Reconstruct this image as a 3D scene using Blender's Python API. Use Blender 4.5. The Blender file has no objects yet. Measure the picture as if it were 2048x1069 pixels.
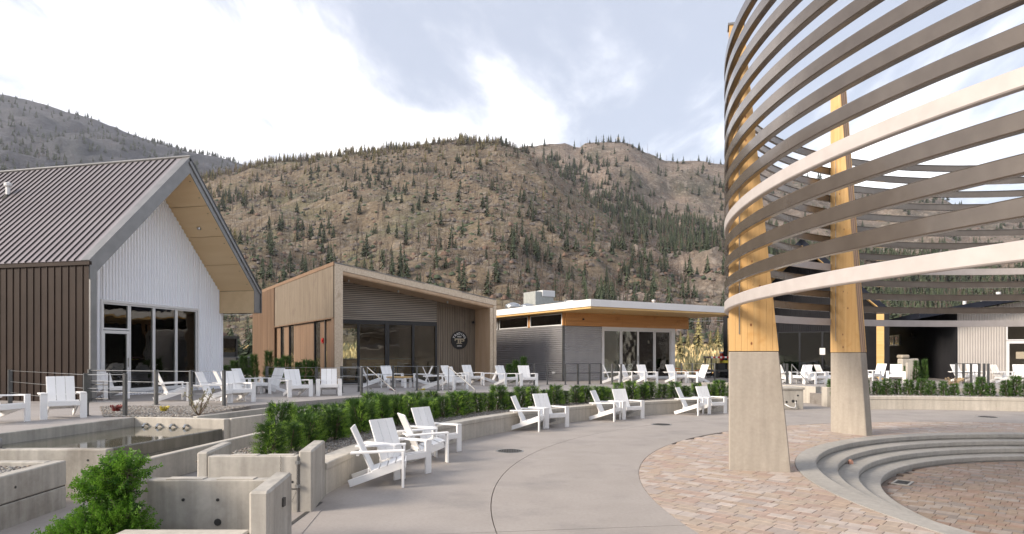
import bpy, bmesh, math, random
import numpy as np
from mathutils import Matrix, Vector, noise as mn
rnd = random.Random(7)
sc = bpy.context.scene
R = math.radians
FPX, CX, HY, H = 1290.0, 1024.0, 710.0, 1.95      # lens of the photograph, eye height

# ---------------- camera, world, sun, exposure ----------------
cam = bpy.data.cameras.new('camera'); co = bpy.data.objects.new('camera', cam)
sc.collection.objects.link(co); sc.camera = co
co.location = (0, 0, H); co.rotation_euler = (R(90), 0, 0)
cam.sensor_width = 36; cam.lens = 36*FPX/2048; cam.shift_y = (HY-534.5)/2048
cam.clip_start = .05; cam.clip_end = 9000
SUN_EL, SUN_AZ = R(27), R(-113)                  # azimuth from +Y, negative = left
w = bpy.data.worlds.new('World'); sc.world = w; w.use_nodes = True
nt = w.node_tree; nt.nodes.clear()
def N(t, typ, **k):
    n = t.nodes.new(typ)
    for a, b in k.items(): setattr(n, a, b)
    return n
out = N(nt, 'ShaderNodeOutputWorld'); bg = N(nt, 'ShaderNodeBackground')
sky = N(nt, 'ShaderNodeTexSky', sky_type='NISHITA'); sky.sun_disc = False
sky.sun_elevation = SUN_EL; sky.sun_rotation = SUN_AZ; sky.air_density = 1.0; sky.dust_density = 1.5; sky.ozone_density = 1.5
SKY = .12
def mth(t, op, a, b=None, c=None, clamp=False):
    n = N(t, 'ShaderNodeMath', operation=op); n.use_clamp = clamp
    for i, v in enumerate((a, b, c)):
        if v is None: continue
        if isinstance(v, (int, float)): n.inputs[i].default_value = v
        else: t.links.new(v, n.inputs[i])
    return n.outputs[0]
def mixc(t, f, a, b, mode='MIX'):
    n = N(t, 'ShaderNodeMix', data_type='RGBA', blend_type=mode)
    for s, v in ((0, f), (6, a), (7, b)):
        if isinstance(v, (int, float)): n.inputs[s].default_value = v
        elif isinstance(v, (tuple, list)): n.inputs[s].default_value = (*v, 1)
        else: t.links.new(v, n.inputs[s])
    return n.outputs[2]
tc = N(nt, 'ShaderNodeTexCoord')
sun_dir = Vector((math.sin(SUN_AZ)*math.cos(SUN_EL), math.cos(SUN_AZ)*math.cos(SUN_EL), math.sin(SUN_EL)))
dot = N(nt, 'ShaderNodeVectorMath', operation='DOT_PRODUCT'); nt.links.new(tc.outputs['Generated'], dot.inputs[0]); dot.inputs[1].default_value = (-.52, .80, .30)
sep = N(nt, 'ShaderNodeSeparateXYZ'); nt.links.new(tc.outputs['Generated'], sep.inputs[0])
# clouds live on a flat layer overhead: direction / height
hz = mth(nt, 'ADD', mth(nt, 'MAXIMUM', sep.outputs['Z'], 0.0), .22)
cmb = N(nt, 'ShaderNodeCombineXYZ')
nt.links.new(mth(nt, 'DIVIDE', sep.outputs['X'], hz), cmb.inputs[0]); nt.links.new(mth(nt, 'DIVIDE', sep.outputs['Y'], hz), cmb.inputs[1])
mp = N(nt, 'ShaderNodeMapping'); mp.inputs['Location'].default_value = (2.2, 4.9, 0); mp.inputs['Rotation'].default_value = (0, 0, R(60)); mp.inputs['Scale'].default_value = (1.0, .40, 1)
nt.links.new(cmb.outputs[0], mp.inputs[0])
cn = N(nt, 'ShaderNodeTexNoise'); cn.inputs['Scale'].default_value = 1.5; cn.inputs['Detail'].default_value = 9; cn.inputs['Roughness'].default_value = .60; cn.inputs['Distortion'].default_value = .38
nt.links.new(mp.outputs[0], cn.inputs[0])
glow = mth(nt, 'POWER', mth(nt, 'MAXIMUM', dot.outputs['Value'], 0.0), 9.0)
lo = N(nt, 'ShaderNodeMapRange', interpolation_type='SMOOTHSTEP'); lo.inputs[1].default_value = .50; lo.inputs[2].default_value = .24; nt.links.new(sep.outputs['Z'], lo.inputs[0])
cl = mth(nt, 'ADD', cn.outputs['Fac'], mth(nt, 'ADD', mth(nt, 'MULTIPLY', glow, .085), mth(nt, 'MULTIPLY', lo.outputs[0], .11)))
mr = N(nt, 'ShaderNodeMapRange', interpolation_type='SMOOTHSTEP'); mr.inputs[1].default_value = .51; mr.inputs[2].default_value = 1.02
nt.links.new(cl, mr.inputs[0])
veil = mixc(nt, .86, sky.outputs[0], (1.46, 1.53, 1.74))           # thin high veil over the blue
cloudc = mixc(nt, mth(nt, 'MULTIPLY', glow, 1.0, clamp=True), (15.0, 14.3, 13.6), (18.0, 16.4, 15.0))
fin = mixc(nt, mth(nt, 'MULTIPLY', mr.outputs[0], .92), veil, cloudc)
nt.links.new(fin, bg.inputs[0]); bg.inputs[1].default_value = SKY; nt.links.new(bg.outputs[0], out.inputs[0])
sun = bpy.data.lights.new('sun', 'SUN'); so = bpy.data.objects.new('sun', sun); sc.collection.objects.link(so)
sun.energy = 1.55; sun.angle = R(20); sun.color = (1, .87, .72)
so.rotation_euler = (-sun_dir).to_track_quat('-Z', 'Y').to_euler()
sc.view_settings.view_transform = 'Standard'; sc.view_settings.look = 'None'
sc.view_settings.exposure = 1.9; sc.view_settings.gamma = 1; sc.view_settings.use_curve_mapping = False
sc.render.engine = 'CYCLES'
sc.cycles.max_bounces = 7; sc.cycles.diffuse_bounces = 3; sc.cycles.glossy_bounces = 3; sc.cycles.transmission_bounces = 4; sc.cycles.transparent_max_bounces = 12
sc.cycles.volume_bounces = 0; sc.cycles.use_denoising = True; sc.cycles.caustics_reflective = False; sc.cycles.caustics_refractive = False

# ---------------- helpers ----------------
def link(o, parent=None):
    sc.collection.objects.link(o)
    if parent is not None: o.parent = parent
    return o
def tag(o, label=None, cat=None, group=None, kind=None):
    if label: o['label'] = label
    if cat: o['category'] = cat
    if group: o['group'] = group
    if kind: o['kind'] = kind
    return o
def empty(name, loc=(0, 0, 0), rz=0, **k):
    o = bpy.data.objects.new(name, None); o.location = loc; o.rotation_euler = (0, 0, rz); link(o)
    return tag(o, **k)
class MB:
    def __init__(s): s.v = []; s.f = []; s.mi = []
    def quadv(s, vs, faces, mi=0):
        b = len(s.v); s.v += [tuple(v) for v in vs]
        for f in faces: s.f.append([b+i for i in f]); s.mi.append(mi)
        return s
    def box(s, x0, y0, z0, x1, y1, z1, mi=0, M=None):
        vs = [(x, y, z) for z in (z0, z1) for x, y in ((x0, y0), (x1, y0), (x1, y1), (x0, y1))]
        if M is not None: vs = [M @ Vector(v) for v in vs]
        return s.quadv(vs, [(3, 2, 1, 0), (4, 5, 6, 7), (0, 1, 5, 4), (1, 2, 6, 5), (2, 3, 7, 6), (3, 0, 4, 7)], mi)
    def bar(s, a, b, wd, th, up=(0, 0, 1), mi=0):      # beam a->b, width along side, thickness along up
        a = Vector(a); b = Vector(b); d = (b-a).normalized(); u = Vector(up); sd = d.cross(u).normalized(); u = sd.cross(d)
        vs = [p + sd*i*wd/2 + u*j*th/2 for p in (a, b) for i, j in ((-1, -1), (1, -1), (1, 1), (-1, 1))]
        return s.quadv(vs, [(0, 1, 2, 3), (7, 6, 5, 4), (1, 0, 4, 5), (2, 1, 5, 6), (3, 2, 6, 7), (0, 3, 7, 4)], mi)
    def tube(s, pts, r, n=6, mi=0, cap=True):
        pts = [Vector(p) for p in pts]; rings = []; rr = r if isinstance(r, (list, tuple)) else [r]*len(pts)
        b = len(s.v)
        for i, p in enumerate(pts):
            d = (pts[min(i+1, len(pts)-1)]-pts[max(i-1, 0)]).normalized()
            u = Vector((0, 0, 1)) if abs(d.z) < .9 else Vector((1, 0, 0)); sd = d.cross(u).normalized(); u = sd.cross(d)
            for k in range(n):
                a = 2*math.pi*k/n; s.v.append(tuple(p + (sd*math.cos(a)+u*math.sin(a))*rr[i]))
        for i in range(len(pts)-1):
            for k in range(n):
                s.f.append([b+i*n+k, b+i*n+(k+1) % n, b+(i+1)*n+(k+1) % n, b+(i+1)*n+k]); s.mi.append(mi)
        if cap:
            s.f.append([b+k for k in range(n)][::-1]); s.mi.append(mi)
            s.f.append([b+(len(pts)-1)*n+k for k in range(n)]); s.mi.append(mi)
        return s
    def prism(s, poly, z0, z1, mi=0, M=None):           # poly in xy, counterclockwise
        n = len(poly); vs = [(x, y, z0) for x, y in poly]+[(x, y, z1) for x, y in poly]
        if M is not None: vs = [M @ Vector(v) for v in vs]
        return s.quadv(vs, [list(range(n))[::-1], list(range(n, 2*n))]+[(i, (i+1) % n, n+(i+1) % n, n+i) for i in range(n)], mi)
    def mesh(s, name, mats, smooth=False):
        me = bpy.data.meshes.new(name); me.from_pydata(s.v, [], s.f)
        for m in (mats if isinstance(mats, (list, tuple)) else [mats]): me.materials.append(m)
        if len(me.materials) > 1: me.polygons.foreach_set('material_index', s.mi)
        if smooth: me.polygons.foreach_set('use_smooth', [True]*len(me.polygons))
        me.update(); return me
    def build(s, name, mats, parent=None, bevel=0, smooth=False, fix=False):
        me = s.mesh(name, mats, smooth)
        if bevel or fix:
            bm = bmesh.new(); bm.from_mesh(me)
            if fix: bmesh.ops.recalc_face_normals(bm, faces=bm.faces)
            if bevel:
                bmesh.ops.remove_doubles(bm, verts=bm.verts, dist=1e-5)
                es = [e for e in bm.edges if len(e.link_faces) == 2 and e.calc_face_angle(0) > .5]
                bmesh.ops.bevel(bm, geom=es, offset=bevel, segments=1, affect='EDGES')
            bm.to_mesh(me); bm.free()
        return link(bpy.data.objects.new(name, me), parent)
def inst(name, me, parent=None, loc=(0, 0, 0), rz=0, scale=None):
    o = bpy.data.objects.new(name, me); o.location = loc; o.rotation_euler = (0, 0, rz)
    if scale: o.scale = scale
    return link(o, parent)
def npmesh(name, verts, faces, mats, mi=None):          # fast path: verts (n,3), faces (m,k)
    me = bpy.data.meshes.new(name); verts = np.asarray(verts, np.float32); faces = np.asarray(faces, np.int32)
    m, k = faces.shape
    me.vertices.add(len(verts)); me.vertices.foreach_set('co', verts.ravel())
    me.loops.add(m*k); me.loops.foreach_set('vertex_index', faces.ravel())
    me.polygons.add(m); me.polygons.foreach_set('loop_start', np.arange(0, m*k, k, dtype=np.int32))
    for q in (mats if isinstance(mats, (list, tuple)) else [mats]): me.materials.append(q)
    if mi is not None: me.polygons.foreach_set('material_index', np.asarray(mi, np.int32))
    me.update(calc_edges=True); return me
def G(px, py, z=0.0):                                    # ground point seen at a pixel of the photograph
    Y = (H-z)*FPX/(py-HY); return Vector(((px-CX)/FPX*Y, Y, z))

# ---------------- materials ----------------
def material(name, c1, c2=None, scale=3.0, rough=.8, metal=0.0, bump=0.0, bscale=None, stretch=(1, 1, 1), detail=6, spec=.5,
             c3=None, s3=.6, f3=.5, rnd_amt=0.0, contrast=(.35, .65), coat=0.0, r2=None, distort=0.0, coords='Object'):
    m = bpy.data.materials.new(name); m.use_nodes = True; t = m.node_tree; b = t.nodes['Principled BSDF']
    b.inputs['Roughness'].default_value = rough; b.inputs['Metallic'].default_value = metal; b.inputs['Specular IOR Level'].default_value = spec
    b.inputs['Coat Weight'].default_value = coat
    c = N(t, 'ShaderNodeTexCoord'); mp = N(t, 'ShaderNodeMapping'); mp.inputs['Scale'].default_value = stretch
    t.links.new(c.outputs[coords], mp.inputs[0])
    col = None
    if c2 is not None:
        n1 = N(t, 'ShaderNodeTexNoise'); n1.inputs['Scale'].default_value = scale; n1.inputs['Detail'].default_value = detail; n1.inputs['Distortion'].default_value = distort
        t.links.new(mp.outputs[0], n1.inputs[0])
        r = N(t, 'ShaderNodeMapRange'); r.inputs[1].default_value = contrast[0]; r.inputs[2].default_value = contrast[1]; t.links.new(n1.outputs['Fac'], r.inputs[0])
        col = mixc(t, r.outputs[0], c1, c2)
        if r2 is not None:
            rr = N(t, 'ShaderNodeMapRange'); rr.inputs[1].default_value = .3; rr.inputs[2].default_value = .7; rr.inputs[3].default_value = rough; rr.inputs[4].default_value = r2
            t.links.new(n1.outputs['Fac'], rr.inputs[0]); t.links.new(rr.outputs[0], b.inputs['Roughness'])
        if c3 is not None:
            n2 = N(t, 'ShaderNodeTexNoise'); n2.inputs['Scale'].default_value = s3; n2.inputs['Detail'].default_value = 8; n2.inputs['Roughness'].default_value = .62
            t.links.new(c.outputs[coords], n2.inputs[0])
            r3 = N(t, 'ShaderNodeMapRange'); r3.inputs[1].default_value = f3; r3.inputs[2].default_value = f3+.2; t.links.new(n2.outputs['Fac'], r3.inputs[0])
            col = mixc(t, r3.outputs[0], col, c3)
    if rnd_amt:
        oi = N(t, 'ShaderNodeObjectInfo'); hs = N(t, 'ShaderNodeHueSaturation')
        if col is None: hs.inputs['Color'].default_value = (*c1, 1)
        else: t.links.new(col, hs.inputs['Color'])
        v = mth(t, 'ADD', mth(t, 'MULTIPLY', oi.outputs['Random'], 2*rnd_amt), 1-rnd_amt); t.links.new(v, hs.inputs['Value']); col = hs.outputs[0]
    if col is None: b.inputs['Base Color'].default_value = (*c1, 1)
    else: t.links.new(col, b.inputs['Base Color'])
    if bump:
        nb = N(t, 'ShaderNodeTexNoise'); nb.inputs['Scale'].default_value = bscale or scale*4; nb.inputs['Detail'].default_value = 8; nb.inputs['Roughness'].default_value = .6
        t.links.new(mp.outputs[0], nb.inputs[0]); bp = N(t, 'ShaderNodeBump'); bp.inputs['Strength'].default_value = 1; bp.inputs['Distance'].default_value = bump
        t.links.new(nb.outputs['Fac'], bp.inputs['Height']); t.links.new(bp.outputs[0], b.inputs['Normal'])
    return m
def concrete(name, c1, c2, c3, streak=0.0):
    m = material(name, c1, c2, scale=1.3, rough=.82, bump=.0012, bscale=55, c3=c3, s3=.8, f3=.52, contrast=(.3, .7))
    t = m.node_tree; b = t.nodes['Principled BSDF']; src = b.inputs['Base Color'].links[0].from_socket
    c = N(t, 'ShaderNodeTexCoord')
    # fine mottling and small air pores
    n = N(t, 'ShaderNodeTexNoise'); n.inputs['Scale'].default_value = 22; n.inputs['Detail'].default_value = 8; t.links.new(c.outputs['Object'], n.inputs[0])
    r = N(t, 'ShaderNodeMapRange'); r.inputs[1].default_value = .3; r.inputs[2].default_value = .7; r.inputs[3].default_value = .94; r.inputs[4].default_value = 1.05; t.links.new(n.outputs['Fac'], r.inputs[0])
    vm = N(t, 'ShaderNodeVectorMath', operation='SCALE'); t.links.new(src, vm.inputs[0]); t.links.new(r.outputs[0], vm.inputs['Scale']); last = vm.outputs[0]
    if streak:
        mp = N(t, 'ShaderNodeMapping'); mp.inputs['Scale'].default_value = (4.5, 4.5, .35); t.links.new(c.outputs['Object'], mp.inputs[0])
        n2 = N(t, 'ShaderNodeTexNoise'); n2.inputs['Scale'].default_value = 2.2; n2.inputs['Detail'].default_value = 7; t.links.new(mp.outputs[0], n2.inputs[0])
        r2 = N(t, 'ShaderNodeMapRange'); r2.inputs[1].default_value = .35; r2.inputs[2].default_value = .65; r2.inputs[3].default_value = 1-streak; r2.inputs[4].default_value = 1.06; t.links.new(n2.outputs['Fac'], r2.inputs[0])
        vs = N(t, 'ShaderNodeVectorMath', operation='SCALE'); t.links.new(last, vs.inputs[0]); t.links.new(r2.outputs[0], vs.inputs['Scale']); last = vs.outputs[0]
    vo = N(t, 'ShaderNodeTexVoronoi'); vo.inputs['Scale'].default_value = 9; t.links.new(c.outputs['Object'], vo.inputs[0])
    pr = N(t, 'ShaderNodeMapRange'); pr.inputs[1].default_value = .02; pr.inputs[2].default_value = .04; pr.inputs[3].default_value = .75; pr.inputs[4].default_value = 1; t.links.new(vo.outputs['Distance'], pr.inputs[0])
    vp = N(t, 'ShaderNodeVectorMath', operation='SCALE'); t.links.new(last, vp.inputs[0]); t.links.new(pr.outputs[0], vp.inputs['Scale'])
    t.links.new(vp.outputs[0], b.inputs['Base Color'])
    return m
def glass(name, tint=(.90, .95, .92), refl=1.0):
    m = bpy.data.materials.new(name); m.use_nodes = True; t = m.node_tree; t.nodes.clear()
    o = N(t, 'ShaderNodeOutputMaterial'); mx = N(t, 'ShaderNodeMixShader'); tr = N(t, 'ShaderNodeBsdfTransparent'); gl = N(t, 'ShaderNodeBsdfGlossy')
    tr.inputs[0].default_value = (*tint, 1); gl.inputs['Roughness'].default_value = .015
    fr = N(t, 'ShaderNodeFresnel'); fr.inputs[0].default_value = 1.5
    nb = N(t, 'ShaderNodeTexNoise'); nb.inputs['Scale'].default_value = .9; c = N(t, 'ShaderNodeTexCoord'); t.links.new(c.outputs['Object'], nb.inputs[0])
    bp = N(t, 'ShaderNodeBump'); bp.inputs['Distance'].default_value = .009; t.links.new(nb.outputs['Fac'], bp.inputs['Height']); t.links.new(bp.outputs[0], gl.inputs['Normal'])
    t.links.new(mth(t, 'MULTIPLY', fr.outputs[0], 1.15*refl, clamp=True), mx.inputs[0]); t.links.new(tr.outputs[0], mx.inputs[1]); t.links.new(gl.outputs[0], mx.inputs[2]); t.links.new(mx.outputs[0], o.inputs[0])
    return m
def leafmat(name, c1, c2, rndo=.2):
    m = material(name, c1, c2, scale=7, rough=.5, rnd_amt=rndo, spec=.35)
    t = m.node_tree; b = t.nodes['Principled BSDF']; tl = N(t, 'ShaderNodeBsdfTranslucent'); mx = N(t, 'ShaderNodeMixShader'); mx.inputs[0].default_value = .3
    src = b.inputs['Base Color'].links[0].from_socket; t.links.new(src, tl.inputs[0]); o = t.nodes['Material Output']
    t.links.new(b.outputs[0], mx.inputs[1]); t.links.new(tl.outputs[0], mx.inputs[2]); t.links.new(mx.outputs[0], o.inputs[0])
    return m

M = {}
M['plaza'] = concrete('plaza_concrete', (.305, .275, .250), (.350, .316, .290), (.245, .226, .212))
M['step'] = concrete('step_concrete', (.335, .318, .288), (.385, .365, .335), (.29, .28, .262), .08)
M['wall'] = concrete('board_concrete', (.38, .355, .315), (.47, .445, .40), (.25, .225, .19), .20)
M['bench'] = concrete('bench_concrete', (.45, .415, .36), (.51, .475, .42), (.37, .34, .30), .10)
M['pier'] = concrete('pier_concrete', (.33, .295, .25), (.365, .328, .283), (.275, .24, .205), .07)
M['wet'] = concrete('wet_concrete', (.10, .10, .085), (.15, .145, .125), (.075, .07, .06), .25); M['wet'].node_tree.nodes['Principled BSDF'].inputs['Roughness'].default_value = .25
M['deck'] = concrete('deck_concrete', (.31, .285, .268), (.345, .32, .303), (.28, .262, .25))
M['chair'] = material('white_painted_board', (.88, .875, .87), (.85, .845, .835), scale=4, rough=.45, rnd_amt=.045)
M['white'] = material('white_frame', (.72, .72, .72), rough=.4)
M['brown'] = material('brown_sheet_metal', (.026, .017, .0135), (.035, .023, .018), scale=1.2, rough=.55, spec=.15)
M['roofmetal'] = material('bronze_roof_sheet', (.30, .27, .28), (.34, .31, .315), scale=.8, rough=.36, metal=.45, rnd_amt=.05)
M['seam'] = material('shaded_roof_seam', (.045, .038, .036), rough=.5)  # seams darkened: the shade on their sides is put into the colour
M['trimgrey'] = material('grey_flashing', (.20, .20, .20), (.24, .24, .24), scale=3, rough=.4, metal=.4)
M['darkgrey'] = material('dark_steel', (.10, .105, .105), (.13, .13, .13), scale=6, rough=.45, metal=.6)
M['whitewall'] = material('white_corrugated_sheet', (.86, .88, .93), (.88, .90, .94), scale=1.5, rough=.35)
M['soffit'] = material('ply_soffit', (.72, .53, .30), (.78, .59, .35), scale=3, rough=.6, stretch=(1, .15, 1), bump=.001)
M['soffit_dark'] = material('ply_soffit_panel', (.64, .48, .28), (.70, .53, .32), scale=3, rough=.6, stretch=(.15, 1, 1))
M['cedar'] = material('cedar_board', (.150, .088, .050), (.225, .145, .088), scale=3, rough=.6, stretch=(2, 2, .12), bump=.001, rnd_amt=.12, contrast=(.3, .7))
M['batten'] = material('weathered_batten', (.19, .150, .108), (.26, .212, .158), scale=4, rough=.65, stretch=(3, 3, .15), bump=.001, c3=(.17, .13, .10), s3=1.2, f3=.55)
M['slat'] = material('horizontal_slat', (.27, .235, .195), (.37, .325, .275), scale=4, rough=.6, stretch=(.2, 3, 3))
M['frameply'] = material('mottled_ply_frame', (.54, .43, .31), (.66, .56, .44), scale=14, rough=.4, c3=(.38, .27, .18), s3=2.2, f3=.57, metal=.25, bump=.001)
M['revealply'] = material('ply_reveal', (.46, .31, .19), (.53, .38, .25), scale=3, rough=.6, stretch=(1, 1, .2))
M['corr'] = material('grey_corrugated', (.34, .335, .35), (.39, .385, .39), scale=2, rough=.34, metal=.4)
M['fascia'] = material('white_fascia', (.74, .73, .72), (.77, .76, .75), scale=1, rough=.5)
M['cedarbeam'] = material('orange_cedar', (.50, .235, .07), (.60, .31, .11), scale=2.5, rough=.5, stretch=(.15, 2, 3), c3=(.33, .14, .04), s3=1.5, f3=.56)
M['fir'] = material('fir_edge', (.60, .38, .14), (.68, .45, .19), scale=4, rough=.5, stretch=(.2, 2, 2))
M['black'] = material('black_corrugated', (.009, .009, .012), (.014, .014, .017), scale=1.4, rough=.5, spec=.22)
M['blackroof'] = material('black_roof', (.010, .013, .022), (.015, .018, .028), scale=1.4, rough=.75, spec=.15)
M['lightwall'] = material('light_corrugated', (.44, .41, .385), (.48, .45, .42), scale=1.5, rough=.45)
M['interior'] = material('interior_wall', (.42, .29, .20), (.50, .36, .25), scale=.7, rough=.8)
M['intfloor'] = material('interior_floor', (.16, .14, .12), (.2, .18, .15), scale=1, rough=.4)
M['intdark'] = material('interior_dark', (.035, .035, .035), (.05, .05, .048), scale=1, rough=.6)
M['counter'] = material('counter_top', (.32, .28, .22), (.4, .35, .28), scale=3, rough=.4)
M['glass'] = glass('window_glass'); M['darkglass'] = glass('dark_glass', (.80, .84, .80), 1.4)
M['blackframe'] = material('black_frame', (.012, .013, .016), rough=.35)
M['ring'] = material('bronze_ring_paint', (.130, .108, .090), (.152, .127, .106), scale=5, rough=.22, metal=.5, bump=.0004, bscale=30, spec=.6, coat=.25)
M['ringlight'] = material('pale_ring_paint', (.44, .405, .39), (.48, .445, .43), scale=6, rough=.45, spec=.5)
M['ringdark'] = material('ring_shadow_steel', (.03, .03, .03), rough=.5)
def clt(name):
    m = material(name, (.56, .335, .128), (.65, .425, .185), scale=5, rough=.55, stretch=(3.2, 3.2, .10), bump=.0008, rnd_amt=.09, contrast=(.3, .7), c3=(.50, .26, .07), s3=2.5, f3=.57)
    t = m.node_tree; b = t.nodes['Principled BSDF']; src = b.inputs['Base Color'].links[0].from_socket
    c = N(t, 'ShaderNodeTexCoord'); mp = N(t, 'ShaderNodeMapping'); mp.inputs['Scale'].default_value = (1, 1, .62); t.links.new(c.outputs['Object'], mp.inputs[0])
    vo = N(t, 'ShaderNodeTexVoronoi'); vo.inputs['Scale'].default_value = 7.5; t.links.new(mp.outputs[0], vo.inputs[0])
    rs = N(t, 'ShaderNodeMapRange', interpolation_type='SMOOTHSTEP'); rs.inputs[1].default_value = .06; rs.inputs[2].default_value = .17; rs.inputs[3].default_value = 1; rs.inputs[4].default_value = 0; t.links.new(vo.outputs['Distance'], rs.inputs[0])
    wn = mth(t, 'GREATER_THAN', N(t, 'ShaderNodeSeparateColor').outputs[0], .5)
    sp = wn.node.inputs[0].links[0].from_node; t.links.new(vo.outputs['Color'], sp.inputs[0])
    col = mixc(t, mth(t, 'MULTIPLY', rs.outputs[0], wn), src, (.17, .055, .018)); t.links.new(col, b.inputs['Base Color'])
    return m
M['clt'] = clt('laminated_spruce')
M['cltedge'] = [material('ply_edge_light', (.50, .32, .19), (.58, .39, .25), scale=5, rough=.6, stretch=(2, 2, .1)), material('ply_edge_dark', (.27, .17, .12), (.33, .21, .15), scale=5, rough=.6, stretch=(2, 2, .1))]
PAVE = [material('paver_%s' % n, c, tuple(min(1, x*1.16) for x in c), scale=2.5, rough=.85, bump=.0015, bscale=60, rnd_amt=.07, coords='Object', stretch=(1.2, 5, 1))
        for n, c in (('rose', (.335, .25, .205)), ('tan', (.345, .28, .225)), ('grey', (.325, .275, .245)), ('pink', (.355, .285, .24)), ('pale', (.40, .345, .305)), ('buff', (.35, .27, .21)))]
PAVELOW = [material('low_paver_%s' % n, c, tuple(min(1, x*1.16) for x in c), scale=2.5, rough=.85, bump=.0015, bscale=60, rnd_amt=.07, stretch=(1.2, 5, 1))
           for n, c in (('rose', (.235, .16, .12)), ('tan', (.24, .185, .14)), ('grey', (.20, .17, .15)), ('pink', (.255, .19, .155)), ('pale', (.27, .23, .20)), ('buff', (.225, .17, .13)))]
M['joint'] = material('joint_sand', (.19, .15, .12), (.24, .19, .155), scale=30, rough=.95)
M['gravel'] = material('grey_gravel', (.17, .155, .14), (.29, .265, .245), scale=45, rough=.95, bump=.02, bscale=40, c3=(.16, .14, .12), s3=3, f3=.5)
STONE = [material('pebble_%s' % n, c, tuple(x*1.3 for x in c), scale=20, rough=.8) for n, c in (('grey', (.19, .18, .17)), ('pale', (.29, .275, .25)), ('brown', (.17, .14, .115)))]
M['earth'] = material('bare_earth', (.24, .19, .14), (.33, .27, .21), scale=.6, rough=.95, bump=.03, bscale=6, c3=(.19, .16, .10), s3=.12, f3=.5)
M['water'] = material('pool_water', (.10, .095, .07), rough=.03, spec=.9, bump=.0015, bscale=3)
M['rust'] = material('iron_cover', (.07, .07, .065), (.11, .105, .10), scale=30, rough=.6, metal=.5)
M['steel'] = material('stainless', (.45, .46, .46), rough=.3, metal=.9)
M['galv'] = material('galvanised_box', (.36, .38, .36), (.45, .46, .44), scale=6, rough=.5, metal=.3)
M['red'] = material('red_paint', (.50, .02, .02), rough=.4); M['orange'] = material('orange_plastic', (.80, .16, .03), rough=.5); M['yellow'] = material('yellow_paint', (.75, .60, .05), rough=.5)
M['rubber'] = material('black_rubber', (.02, .02, .02), rough=.7)
M['signblack'] = material('sign_black', (.010, .010, .011), rough=.5); M['signwhite'] = material('sign_white', (.80, .80, .78), rough=.6); M['signtan'] = material('sign_tan', (.42, .36, .26), rough=.6)
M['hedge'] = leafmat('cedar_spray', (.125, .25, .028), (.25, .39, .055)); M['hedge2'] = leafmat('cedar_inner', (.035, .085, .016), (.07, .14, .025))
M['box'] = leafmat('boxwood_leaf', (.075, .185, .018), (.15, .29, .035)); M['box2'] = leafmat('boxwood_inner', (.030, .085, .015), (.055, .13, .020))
M['bark'] = material('bark', (.10, .07, .05), (.16, .12, .09), scale=8, rough=.95)
M['thuja'] = leafmat('thuja_foliage', (.055, .12, .025), (.10, .19, .035))
M['redleaf'] = leafmat('red_leaf', (.22, .03, .035), (.32, .06, .05)); M['yelleaf'] = leafmat('yellow_leaf', (.55, .45, .05), (.62, .52, .10))
M['drygrass'] = material('sunlit_dry_grass', (.50, .39, .19), (.66, .54, .31), scale=3, rough=.95, rnd_amt=.15); M['sage'] = leafmat('sage_leaf', (.15, .145, .08), (.23, .215, .125)); M['straw'] = material('straw_twig', (.28, .20, .12), (.38, .29, .18), scale=3, rough=.9)  # dry grass gold includes painted sunlight
M['pine'] = material('pine_needles', (.040, .055, .030), (.070, .088, .044), scale=.15, rough=.9, rnd_amt=.3, coords='Object')
M['pine_yellow_sunlit'] = material('yellow_sunlit_pine', (.19, .17, .07), (.28, .235, .10), scale=.3, rough=.9, rnd_amt=.3)  # yellow pine; on the ridge its gold is painted sunlight
M['burnt'] = material('scorched_needles', (.12, .075, .055), (.19, .12, .085), scale=.3, rough=.95, rnd_amt=.3)
M['snag'] = material('dead_trunk', (.10, .085, .075), (.17, .145, .125), scale=1, rough=.95)
# ---------------- distant land ----------------
def interp(pts, x):
    if x <= pts[0][0]: return pts[0][1]
    for (a, b), (c, d) in zip(pts, pts[1:]):
        if x <= c: return b+(d-b)*(x-a)/(c-a)
    return pts[-1][1]
RF = [(-2600, 690), (-900, 640), (0, 480), (300, 382), (410, 354), (470, 344), (540, 328), (600, 320), (680, 310), (760, 300), (850, 288), (930, 281), (1000, 287), (1050, 303), (1100, 340), (1150, 380), (1200, 417), (1260, 464), (1320, 500), (1370, 542), (1430, 592), (1500, 645), (1600, 690), (1700, 712)]
DF = [(-2600, 420), (300, 620), (900, 640), (1050, 590), (1200, 500), (1430, 400), (1700, 300)]
RB = [(600, 360), (850, 310), (1000, 291), (1060, 292), (1130, 288), (1158, 298), (1172, 286), (1230, 283), (1262, 289), (1290, 304), (1330, 318), (1400, 319), (1450, 327), (1600, 352), (1700, 373), (1730, 384), (1870, 392), (1915, 417), (2048, 434), (2400, 480), (3400, 560), (5200, 640)]
RL = [(-2600, -60), (-600, 60), (0, 190), (60, 202), (150, 227), (230, 257), (300, 282), (380, 302), (450, 320), (510, 337), (600, 362), (800, 430), (1100, 560)]
def fbm(x, y, z, o=5):
    return mn.fractal(Vector((x, y, z)), .9, 2.1, o)
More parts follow.
